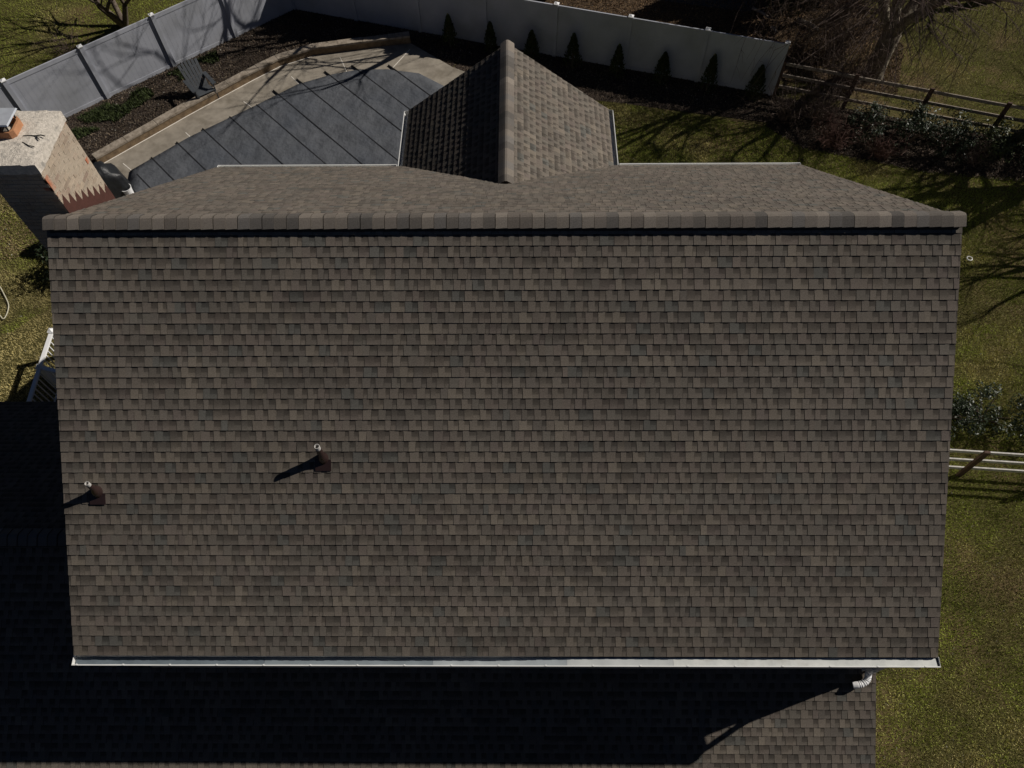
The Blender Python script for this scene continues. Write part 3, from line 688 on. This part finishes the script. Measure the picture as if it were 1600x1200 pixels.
# covered grill: black cover draped over a hood and side shelves
gc = MB(); gx, gy = -11.85, 8.95; ga = R(38); rg = random.Random(5)
lev = [(0,.70,.42),(.3,.66,.39),(.75,.60,.36),(.86,.58,.35),(.90,.55,.33),(1.0,.40,.32),(1.16,.36,.25),(1.22,.28,.14)]
seg = 40; i0 = len(gc.v)
for li_, (z, hx, hy) in enumerate(lev):
    for j in range(seg):
        t = 2*math.pi*j/seg; c_, s_ = math.cos(t), math.sin(t); k = .28 if z < .95 else .5
        x = hx*math.copysign(abs(c_)**k, c_); y = hy*math.copysign(abs(s_)**k, s_); f = 1+(.045*math.sin(t*9+li_*.4)+.02*rg.uniform(-1,1))*(1-z/1.3)
        gc.v.append((gx+(x*math.cos(ga)-y*math.sin(ga))*f, gy+(x*math.sin(ga)+y*math.cos(ga))*f, G+z+.02*rg.uniform(-1,1)*(0<li_))); gc.c.append((1,1,1))
for a in range(len(lev)-1):
    for j in range(seg): gc.f.append((i0+a*seg+j, i0+a*seg+(j+1)%seg, i0+(a+1)*seg+(j+1)%seg, i0+(a+1)*seg+j))
gc.f.append(tuple(i0+(len(lev)-1)*seg+j for j in range(seg)))
tag(gc.build('covered_grill', 'tarp', None, smooth=True), 'black fabric cover draped over a grill between chimney and pool', 'covered grill')
# white bucket beside it
bkt = MB(); bkt.lathe((-11.28,9.02,G+.046), [(.13,0),(.16,.36),(.168,.37),(.15,.37),(.145,.05)], 20); tag(bkt.build('bucket', 'vinyl_white'), 'small white bucket between the black grill cover and the pool', 'bucket')
# hose and ring
hs_ = MB(); HP = [(-14.6,6.3),(-14.03,5.71),(-13.8,5.43),(-13.57,5.12),(-13.49,4.95),(-13.46,4.72),(-13.50,4.57),(-13.67,4.72),(-14.1,5.0),(-14.7,5.1)]
sm = []
for i in range(len(HP)-1):
    p0, p1, p2, p3 = [Vector(HP[min(max(i+k,0),len(HP)-1)]) for k in (-1,0,1,2)]
    for k in range(5):
        t = k/5; q = .5*((2*p1)+(p2-p0)*t+(2*p0-5*p1+4*p2-p3)*t*t+(3*p1-p0-3*p2+p3)*t**3); sm.append((q.x,q.y,G+.05))
hs_.tube(sm, .016, 6); tag(hs_.build('garden_hose', 'hose', smooth=True), 'pale garden hose lying in a bend on the left lawn', 'hose')
rg_ = MB(); cpt = [(12.67+.07*math.cos(t*.3491), 6.54+.07*math.sin(t*.3491), G+.06) for t in range(19)]; rg_.tube(cpt, .018, 6, cap=False)
tag(rg_.build('plastic_ring', 'ring', smooth=True), 'small white ring lying on the lawn right of the roof', 'ring')

# ------------------------------------------------------------------ post and rail fences
def rail_fence(p0, p1, n, label, hs3=(.40,.80,1.20), rm='railwood'):
    p0 = Vector((*p0,0)); p1 = Vector((*p1,0)); d = (p1-p0).normalized(); nn = Vector((-d.y,d.x,0)); root = empty('rail_fence', (p0.x,p0.y,G), label=label, cat='fence')
    L_ = (p1-p0).length; U = Vector((0,0,1))
    for k in range(n+1):
        c = p0+d*L_*k/n-nn*.045; b = MB(); b.beam(c+U*(G-.05), c+U*(G+1.26), .13, .06, up=tuple(nn)); b.build('post', 'postwood', root, recalc=True, bevel=.006)
    for k in range(n):
        for h in hs3:
            a = p0+d*L_*k/n; c = p0+d*L_*(k+1)/n; j = rnd.uniform(-.015,.015); b = MB()
            b.beam(a+U*(G+h-.07+j)+d*.004, c+U*(G+h-.07+j+rnd.uniform(-.01,.01))-d*.004, .034, .10); b.build('rail', rm, root, recalc=True, bevel=.003)
rail_fence((8.52,13.52), (19.0,10.2), 5, 'weathered three-rail wooden fence behind the broadleaf shrubs, beyond the rear lawn')
rail_fence((5.92,.45), (17.2,-.38), 5, 'pale weathered three-rail wooden fence running out from the right side of the house', rm='palerail')

# ------------------------------------------------------------------ plants
def leaf_card(b, p, nrm, size, col, rr):
    n = Vector(nrm); a = n.cross(Vector((rr.uniform(-1,1), rr.uniform(-1,1), rr.uniform(-1,1))))
    if a.length < 1e-3: return
    a.normalize(); c = n.cross(a).normalized(); l, w_ = size, size*.42
    b.quad(p-a*l, p+c*w_, p+a*l, p-c*w_, [col]*4)
def broad_bush(x, y, rx, rz, label, seed, group=None, cols=None, n=900, size=.05):
    r = random.Random(seed); root = empty('broadleaf_shrub', (x,y,G), label=label, cat='shrub', group=group)
    st_ = MB()
    for k in range(7):
        a = r.uniform(0,6.28); q = Vector((x+math.cos(a)*rx*.6, y+math.sin(a)*rx*.6, G+rz*r.uniform(.8,1.4))); st_.tube([(x,y,G), Vector((x,y,G)).lerp(q,.5)+Vector((0,0,.1)), q], [.02,.014,.006], 5)
    st_.build('stem', 'twig', root)
    b = MB(); cl_ = []
    for k in range(26):
        a, h = r.uniform(0,6.28), r.uniform(.1,1); q = math.sqrt(r.random())
        cl_.append((Vector((x+math.cos(a)*rx*q*.85, y+math.sin(a)*rx*q*.85, G+.15+rz*1.6*h*(1-.45*q*q))), r.uniform(.16,.3)*rx*1.4))
    cols = cols or [(.026,.042,.018), (.038,.055,.026), (.02,.032,.014), (.05,.068,.034)]
    for k in range(n):
        c, cr_ = r.choice(cl_); v = Vector((r.gauss(0,1), r.gauss(0,1), r.gauss(0,1))).normalized(); p = c+v*cr_*r.uniform(.6,1)
        if p.z < G+.03: continue
        nr = (v+Vector((r.gauss(0,.5), r.gauss(0,.5), r.gauss(.5,.5)))).normalized()
        leaf_card(b, p, nr, size*r.uniform(.7,1.3), mul(r.choice(cols), r.uniform(.7,1.3)), r)
    b.build('foliage', 'leaf', root)
BUSH = [(10.85,11.55,.62,.62,'leafy evergreen shrub at the left end of the row under the far rail fence'),
        (12.15,11.15,.80,.72,'second leafy shrub from the left under the far rail fence, full and glossy'),
        (13.25,10.95,.82,.72,'third leafy shrub from the left, rounded with pale glints, under the far rail fence'),
        (14.45,10.75,.72,.62,'fourth leafy shrub from the left, yellower green, under the far rail fence'),
        (15.75,10.5,.78,.64,'leafy shrub at the right edge of the photo under the far rail fence')]
for i, q in enumerate(BUSH): broad_bush(*q, 40+i, 'evergreen shrubs under the far rail fence', n=2000, size=.042, cols=[(.07,.085,.028),(.05,.07,.025)] if i == 3 else None)
for i, q in enumerate([(10.35,1.55,.62,.45,'low dark evergreen shrub nearest the roof edge, above the near rail fence'), (11.35,1.5,.75,.55,'middle dark evergreen shrub above the near rail fence'), (12.45,1.3,.72,.6,'dark evergreen shrub at the right edge of the photo above the near rail fence')]):
    broad_bush(*q, 60+i, 'low shrubs above the near rail fence', n=2000, size=.036)

def conifer(x, y, h, rad, label, seed, cat='arborvitae', group=None, n=700, cols=None, sz=.055):
    r = random.Random(seed); root = empty('conical_evergreen', (x,y,G), label=label, cat=cat, group=group)
    t = MB(); t.tube([(x,y,G-.02),(x,y,G+h*.5),(x+.02,y,G+h*.93)], [rad*.10,rad*.06,.006], 6); t.build('trunk', 'bark', root)
    b = MB(); cols = cols or [(.030,.050,.014), (.045,.065,.018), (.022,.036,.012), (.055,.06,.02)]
    for k in range(n):
        u = r.random()**.75; z = h*(.06+.94*u); rr = rad*(1-u)**.72*(1+.16*math.sin(z*14/h*2+k%5)); a = r.uniform(0,6.28); q = rr*r.uniform(.55,1.08)
        p = Vector((x+math.cos(a)*q, y+math.sin(a)*q, G+z)); up = Vector((math.cos(a)*.5, math.sin(a)*.5, 1)).normalized()
        nr = Vector((math.cos(a)+r.gauss(0,.5), math.sin(a)+r.gauss(0,.5), r.gauss(.2,.4))).normalized()
        l = sz*r.uniform(.7,1.4); sd_ = nr.cross(up).normalized(); col = mul(r.choice(cols), r.uniform(.6,1.4))
        b.quad(p-sd_*l*.35, p+sd_*l*.35, p+up*l+sd_*l*.12, p+up*l-sd_*l*.2, [col]*4)
    b.build('foliage', 'conifer', root)
AV = [(-2.12,16.1),(-.72,15.75),(.66,15.35),(2.02,14.95),(3.46,14.45),(4.89,14.1),(6.36,13.7),(7.8,13.3)]
nth = ['leftmost','second from the left','third from the left','fourth from the left','fourth from the right','third from the right','second from the right','rightmost']
for i, (x, y) in enumerate(AV):
    conifer(x, y, [1.15,1.1,1.05,1.2,1.15,1.1,1.3,1.2][i], [.27,.25,.29,.30,.26,.31,.28,.32][i], 'small conical arborvitae, %s in the row before the shaded fence' % nth[i], 80+i, group='arborvitae along the shaded fence', n=1300, cols=[(.045,.07,.018),(.055,.08,.022),(.035,.055,.016),(.075,.07,.028)])
conifer(9.75, 18.1, 4.2, 1.15, 'dark bushy evergreen beyond the end of the white fence', 95, 'evergreen tree', n=5200, sz=.13, cols=[(.03,.048,.016),(.02,.034,.012),(.04,.055,.02)])
for i, (x, y, h) in enumerate([(-4.3,18.45,3.8),(-3.3,18.15,3.9),(-2.3,17.95,3.7),(-1.1,17.6,3.8),(.1,17.3,3.6)]):
    conifer(x, y, h, .8, 'dense evergreen of the screen behind the shaded fence, %s' % ['first from the corner','second from the corner','middle one','fourth from the corner','fifth from the corner'][i], 160+i, 'evergreen shrub', 'evergreen screen behind the shaded fence', n=1500, sz=.15)
conifer(12.8, 20.6, 7.0, 1.9, 'tall evergreen tree beyond the upper edge of the yard', 96, 'evergreen tree', n=5000, sz=.2, cols=[(.03,.048,.016),(.02,.034,.012)])
conifer(-12.45, 7.3, 1.12, .62, 'small conical evergreen beside the chimney, its pointed shadow on the left lawn', 97, 'shrub', n=2500)
broad_bush(-11.7, 6.3, 1.0, .62, 'rounded shrub beside the house wall, casting the rounded shadow on the left lawn', 98, n=3500)

# bare trees
def bare_tree(x, y, h, r0, label, seed, stems=1, lean=(0,0), twigs=3, spread=.55, weep=0, thick=.5, matn='bark', name='bare_tree', cat='tree', depth=5, group=None, first=None, trunk_h=.22, limb_dirs=None, tmat='twig'):
    r = random.Random(seed); root = empty(name, (x,y,G), label=label, cat=cat, group=group)
    tb, br = MB(), MB(); total = [0]
    def grow(b, p, d, L_, rad, dep):
        n = 4 if dep < 2 else 3; pts = [p]; rads = [rad]; q = p.copy(); dd = d.copy()
        for k in range(n):
            dd = (dd+Vector((r.gauss(0,.13), r.gauss(0,.13), r.gauss(.02,.10)-weep*dep*.035))).normalized()
            q = q+dd*L_/n
            if q.z < G+.05: q.z = G+.05
            pts.append(q.copy()); rads.append(max(rad*(1-.42*(k+1)/n), .0022))
        b.tube(pts, rads, 7 if dep < 1 else (5 if dep < 3 else 3), cap=False); total[0] += 1
        if dep >= depth or total[0] > 5200: return
        for k in range(twigs+(1 if dep > 1 else 0)):
            i = r.randint(1, n) if k else n; s_ = Vector((r.gauss(0,1), r.gauss(0,1), r.gauss(.1,.7)))
            nd = (dd*(1-spread*.3)+s_.normalized()*spread*(1.0 if k else .45)).normalized()
            grow(br, pts[i], nd, L_*r.uniform(.56,.80), rads[i]*r.uniform(thick,thick+.22), dep+1)
    for s_ in range(stems):
        a = 6.283*s_/stems+r.uniform(-.5,.5); d = Vector((lean[0]+(math.cos(a)*.5 if stems > 1 else 0), lean[1]+(math.sin(a)*.5 if stems > 1 else 0), 1)).normalized()
        p = Vector((x,y,G-.05)); tl = h*trunk_h; q = p+d*tl
        if limb_dirs and stems == 1:
            tb.tube([p, p+d*tl*.1, p+d*tl*.5, q, q+d*.12], [r0*1.35, r0*1.1, r0*.95, r0, r0*.6], 12, cap=False)
            for ld, lr in limb_dirs: grow(tb, q-d*.08, Vector(ld).normalized(), h*.30, lr, 0)
        else:
            tb.tube([p, p+d*.15, p+d*tl*.5, q], [r0*1.35, r0*1.05, r0*.95, r0*.85], 9, cap=False)
            for k in range(3): grow(tb, q, (d+Vector((r.gauss(0,.45), r.gauss(0,.45), 0))).normalized(), h*.27, r0*.62, 1)
    tb.build('trunk', matn, root, smooth=True); br.build('crown', tmat, root)
bare_tree(11.95, 14.45, 10.5, .30, 'big forked bare tree with a thick pale limb beyond the far rail fence', 101, trunk_h=.15, matn='barkpale', weep=1, thick=.60, twigs=3, depth=5,
          limb_dirs=[((.62,.35,.75),.24), ((-.15,.35,1),.17), ((-.8,.1,.9),.17), ((.1,-.5,1),.17)])
bare_tree(-13.75, 17.35, 6.0, .10, 'multi-stemmed bare tree just beyond the sunlit white fence', 102, stems=4, twigs=3, depth=4, trunk_h=.18, spread=.6)
def hanging(root, cx, cy, n, seed):
    r = random.Random(seed); b = MB()
    for k in range(n):
        a = r.uniform(0,6.28); q = r.uniform(.3,3.6); z = G+r.uniform(2.2,5.5); p = Vector((cx+math.cos(a)*q-.4, cy+math.sin(a)*q, z)); pts = [Vector((cx+math.cos(a)*q*.45, cy+math.sin(a)*q*.45, z+.35)), p]; L_ = r.uniform(1.2,3.2); dx, dy = r.gauss(0,.22), r.gauss(0,.22)
        for j in range(1,5):
            t = j/4; pts.append(p+Vector((dx*t*L_+r.gauss(0,.03), dy*t*L_+r.gauss(0,.03), -L_*t))); pts[-1].z = max(pts[-1].z, G+.1)
        b.tube(pts, [.012,.010,.007,.006,.004,.003], 3, cap=False)
        for j in range(4):
            i = r.randint(2,4); e = Vector((r.gauss(0,.2), r.gauss(0,.2), -r.uniform(.1,.5))); b.tube([pts[i], pts[i]+e*.5+Vector((.03,0,0)), pts[i]+e], [.005,.004,.002], 3, cap=False)
    b.build('hanging_twigs', 'twig', root)
hanging(bpy.data.objects['bare_tree'], 11.0, 14.0, 420, 77)
# trees standing outside the frame whose branch shadows reach the yard
for i, (x, y, h, r0, sd_) in enumerate([(-1.6,18.7,10,.16,111), (4.0,20.0,10,.2,112), (-4.6,19.4,9,.14,113), (-2.7,17.45,12,.13,119), (-.6,17.0,11,.12,120), (18.2,9.9,9,.30,114), (20.5,4.6,9,.24,115), (19.0,12.6,10,.30,116), (17.8,18.8,9,.2,117), (18.2,7.6,7,.24,118)]):
    bare_tree(x, y, h, r0, stems=(2 if i in (3,5,7) else 1), label=['tall bare tree behind the left part of the shaded fence', 'tall bare tree behind the middle of the shaded fence', 'bare tree close behind the fence corner', 'slim bare tree touching the back of the shaded fence, left one', 'slim bare tree touching the back of the shaded fence, right one', 'bare tree to the right of the far shrubs', 'bare tree right of the side lawn', 'bare tree behind the right end of the far rail fence', 'bare tree in the neighbouring upper right lawn', 'slender bare tree right of the side lawn'][i], seed=sd_, twigs=3, depth=4, group='bare trees round the yard', spread=.6)
# twiggy bare shrubs
def twig_shrub(x, y, h, rad, label, seed, n=70, m='twig', group='bare twiggy shrubs'):
    r = random.Random(seed); root = empty('bare_shrub', (x,y,G), label=label, cat='shrub', group=group); b = MB(); b2 = MB()
    for k in range(n):
        a = r.uniform(0,6.28); L_ = h*r.uniform(.5,1.15); q = rad*r.uniform(.2,1.1); pts = []; cv = r.uniform(.6,1.8)
        ox, oy = r.gauss(0,rad*.14), r.gauss(0,rad*.14)
        for j in range(6):
            t = j/5; pts.append(Vector((x+ox+math.cos(a)*q*t**cv+r.gauss(0,.02), y+oy+math.sin(a)*q*t**cv+r.gauss(0,.02), G+L_*(t-.25*t*t*r.uniform(.6,1.6)))))
        b.tube(pts, [.011,.009,.007,.005,.004,.003], 3, cap=False)
        for j in range(5):
            i = r.randint(2,5); p = pts[i]; d = Vector((r.gauss(0,1), r.gauss(0,1), r.gauss(.3,.7))).normalized()*r.uniform(.12,.38)
            b2.tube([p, p+d*.5+Vector((0,0,.02)), p+d], [.005,.0035,.002], 3, cap=False)
    b.v2 = None; i0 = len(b.v); b.v += b2.v; b.c += b2.c; b.f += [tuple(i+i0 for i in f) for f in b2.f]; b.build('branches', m, root)
twig_shrub(9.75,12.35,1.6,1.1,'tangled bare shrub at the near corner of the white fence and rail fence',131,110)
twig_shrub(10.7,13.6,1.9,1.2,'tangled bare shrub beyond the rail fence, under the big forked tree',132,110)
twig_shrub(9.9,11.1,1.0,.75,'reddish bare shrub left of the leafy evergreen shrubs',133,110,'redtwig')
twig_shrub(11.25,10.6,.9,.6,'low reddish bare shrub before the first leafy evergreen shrub',134,60,'redtwig')
twig_shrub(8.6,12.3,1.4,.8,'bare shrub with pale arching twigs before the end of the white fence',135,60)
twig_shrub(13.9,10.3,.9,.6,'bare shrub with arching twigs before the leafy evergreens',136,30)
twig_shrub(-15.1,15.6,1.0,.9,'low brushy bare shrub beyond the left end of the sunlit fence',137,50)
twig_shrub(-13.9,15.0,.8,.7,'fallen-looking brush close behind the sunlit fence',138,40)
twig_shrub(10.9,15.6,2.4,1.3,'tall twiggy shrub left of the big forked trunk',139,120)
twig_shrub(11.5,17.6,2.0,1.1,'reddish twiggy shrub beyond the big forked trunk',140,80,'redtwig')
# fallen logs
for i, (a, c, r_) in enumerate([((8.56,18.08),(9.05,17.45),.06), ((10.0,17.35),(10.6,16.75),.09), ((9.05,17.0),(9.15,16.65),.05)]):
    b = MB(); A = Vector((*a,G+r_+.02)); B = Vector((*c,G+r_+.05)); m_ = A.lerp(B,.5)+Vector((.03,.02,.02)); b.tube([A,m_,B], [r_,r_*.85,r_*.6], 8); b.tube([m_,m_+Vector((.15,.12,.12))], [r_*.4,.01], 5)
    tag(b.build('fallen_log', 'log'), ['upper left fallen log by the dark evergreen beyond the white fence', 'longest fallen log right of the dark evergreen', 'short pale fallen log nearest the white fence'][i], 'log', 'fallen logs beyond the white fence')

# unseen foliage belt outside the picture, added to hold back low skylight
rw = random.Random(50); wd = MB()
for k in range(9000):
    a = rw.uniform(0,6.283); q = 36+rw.uniform(0,7); z = 9.5*rw.random()**.8; p = Vector((math.cos(a)*q, math.sin(a)*q+3, G+z)); nr = Vector((rw.gauss(0,1), rw.gauss(0,1), rw.gauss(0,.6))).normalized()
    u = nr.cross(Vector((0,0,1)));  u = (u.normalized() if u.length > .1 else Vector((1,0,0)))*rw.uniform(.4,1.0); v_ = nr.cross(u).normalized()*rw.uniform(.4,1.0)
    c = mul(rw.choice([(.03,.045,.018),(.06,.05,.035),(.045,.04,.03)]), rw.uniform(.6,1.3)); wd.quad(p-u-v_, p+u-v_*.6, p+u+v_, p-u*.7+v_, [c]*4)
tag(wd.build('sky_blocking_belt', 'conifer'), 'unseen far belt of foliage added to block low skylight', 'sky_blocking_belt', kind='stuff')

# ------------------------------------------------------------------ grass blades and leaf litter (uncountable)
rs = np.random.RandomState(4)
def vnoise(X, Y, s, seed):
    g_ = np.random.RandomState(seed).rand(128,128); x, y = X*s+500, Y*s+500; xi, yi = np.floor(x).astype(int), np.floor(y).astype(int); fx, fy = x-xi, y-yi
    fx = fx*fx*(3-2*fx); fy = fy*fy*(3-2*fy); f = lambda a, c: g_[a%128, c%128]
    return (f(xi,yi)*(1-fx)+f(xi+1,yi)*fx)*(1-fy)+(f(xi,yi+1)*(1-fx)+f(xi+1,yi+1)*fx)*fy
def tri_cloud(name, m, X, Y, z, ln, wd, tilt, cols, **k):
    n = len(X); a = rs.rand(n)*6.283; t = rs.rand(n)*tilt; b_ = rs.rand(n)*6.283
    dx, dy, dz = np.cos(a)*np.sin(t), np.sin(a)*np.sin(t), np.cos(t); sx, sy = np.cos(b_), np.sin(b_)
    V = np.zeros((n,3,3), np.float32)
    V[:,0] = np.stack([X-sx*wd/2, Y-sy*wd/2, np.full(n,z)], -1); V[:,1] = np.stack([X+sx*wd/2, Y+sy*wd/2, np.full(n,z)], -1); V[:,2] = np.stack([X+dx*ln, Y+dy*ln, z+dz*ln+.004], -1)
    me = bpy.data.meshes.new(name); me.vertices.add(n*3); me.vertices.foreach_set('co', V.ravel()); me.loops.add(n*3); me.loops.foreach_set('vertex_index', np.arange(n*3, dtype=np.int32))
    me.polygons.add(n); me.polygons.foreach_set('loop_start', np.arange(0,n*3,3, dtype=np.int32)); me.polygons.foreach_set('loop_total', np.full(n,3, np.int32)); me.update()
    at_ = me.color_attributes.new('Col','FLOAT_COLOR','POINT'); C4 = np.ones((n,3,4), np.float32); C4[:,:,:3] = cols[:,None,:]; at_.data.foreach_set('color', C4.ravel())
    me.materials.append(MT[m]); o = bpy.data.objects.new(name, me); COL.objects.link(o); return tag(o, kind='stuff', **k)
def scatter(poly, dens, excl=()):
    P = np.array(poly); x0, y0 = P.min(0); x1, y1 = P.max(0); n = int((x1-x0)*(y1-y0)*dens); X = rs.rand(n)*(x1-x0)+x0; Y = rs.rand(n)*(y1-y0)+y0
    k = inpoly_np(X, Y, poly)
    for e in excl: k &= ~inpoly_np(X, Y, e)
    return X[k], Y[k]
def grass_cols(X, Y, tan_bias=0):
    n = len(X); a = vnoise(X,Y,.55,1)*.6+vnoise(X,Y,1.7,2)*.4; t = np.clip((a-.57+tan_bias)*3.2+rs.randn(n)*.26, 0, 1)[:,None]
    g1 = np.array([.30,.345,.058]); g2 = np.array([.54,.455,.20]); d = np.clip(vnoise(X,Y,3.1,5)*.6+vnoise(X,Y,.8,6)*.7+.30+rs.randn(n)*.14, .25, 1.7)[:,None]
    c = (g1*(1-t)+g2*t)*d; w_ = rs.rand(n) < .006; c[w_] = (.45,.43,.36); return c
def lawn(name, poly, dens, label, bias=0, excl=()):
    X, Y = scatter(poly, dens, excl); n = len(X); tri_cloud(name, 'grass', X, Y, G+.002, .03+.045*rs.rand(n), .009+.006*rs.rand(n), 1.3, grass_cols(X,Y,bias), label=label, cat='grass')
RIGHT = [(5.85,-9),(18,-9),(18,9.3),(12.5,9.95),(9,11.0),(8,12.0),(3.2,13.2),(0,13.2),(0,6.5),(2.2,6.5),(2.2,4.8),(5.85,4.8)]
lawn('lawn_grass', RIGHT, 2200, 'mown olive and tan winter grass of the lawn right of and behind the house', .02)
LEFT = [(-19,-1),(-11.3,2.4),(-5.9,1),(-5.9,6.2),(-10.7,6.4),(-12.6,8.2),(-13.8,9.4),(-17,10.2),(-22,10)]
DRY = [(-13.9,1.5),(-12.2,1.2),(-10.8,2.4),(-10.8,4.2),(-11.9,5.2),(-12.7,4.7),(-13.1,4.2),(-14.2,3.9),(-14.9,2.9)]
lawn('lawn_grass', LEFT, 1700, 'olive grass with tan patches on the lawn left of the chimney', .22, excl=[DRY])
lawn('dry_grass', DRY, 1500, 'patch of dry tan grass beside the porch railing', 1.2)
lawn('lawn_grass', [(-23,11),(-17.2,10.4),(-8,18.55),(-8,23),(-26,23)], 900, 'green grass beyond the sunlit fence', -.10)
lawn('lawn_grass', [(9,14.2),(19,10.7),(24,12),(22,22),(11.5,22),(12.8,16.5)], 900, 'mossy green grass beyond the far rail fence', .05)
def litter(name, poly, dens, label, pal, excl=(), sz=(.025,.05)):
    X, Y = scatter(poly, dens, excl); n = len(X); P_ = np.array(pal); c = P_[rs.randint(0,len(pal),n)]*(.55+.9*rs.rand(n))[:,None]; c *= (.55+.9*vnoise(X,Y,1.3,9))[:,None]
    w_ = rs.rand(n) < .012; c[w_] = (.40,.38,.32)
    tri_cloud(name, 'litter', X, Y, G+.022, sz[0]+(sz[1]-sz[0])*rs.rand(n), .02+.03*rs.rand(n), 1.6, c, label=label, cat='leaf litter')
BR = [(.15,.115,.08), (.09,.07,.052), (.20,.155,.11), (.06,.048,.04), (.12,.105,.09)]
litter('leaf_litter', MULCH, 900, 'brown bark mulch and dead leaves in the bed below the sunlit fence', BR)
litter('leaf_litter', STRIP, 500, 'dark mulch along the shaded fence', BR)
litter('leaf_litter', HEDGE, 900, 'brown leaf litter under the evergreen shrubs', BR)
litter('leaf_litter', BACKLEAF, 700, 'tan fallen leaves beyond the white fence', [(.22,.14,.07),(.15,.095,.055),(.28,.19,.10),(.10,.07,.045)])
litter('leaf_litter', [(-15.5,6.4),(-12.6,6.9),(-12.8,8.4),(-14.2,9.4),(-17,9.5)], 500, 'scattered dead leaves on the left lawn by the chimney', [(.24,.17,.10),(.16,.11,.07)])
litter('leaf_litter', [(3,11.2),(8,10.6),(13,9.2),(16,8.2),(16,9.8),(12,10),(8.5,11.6),(3,13)], 150, 'thin dead leaves on the rear lawn', [(.24,.17,.10),(.16,.11,.07)])
# low green ground cover at the foot of the sunlit fence
X, Y = scatter([(-15.2,11.4),(-10.2,15.9),(-9.95,15.4),(-11.5,13.9),(-12.6,12.4),(-14.3,10.9)], 1800)
k = vnoise(X,Y,1.4,12) > .42; X, Y = X[k], Y[k]; n = len(X)
tri_cloud('ground_cover', 'conifer', X, Y, G+.02, .06+.09*rs.rand(n), .03+.03*rs.rand(n), 1.3, np.array([.045,.062,.018])*(.5+1.1*rs.rand(n))[:,None], label='low green plants along the foot of the sunlit fence', cat='ground cover')
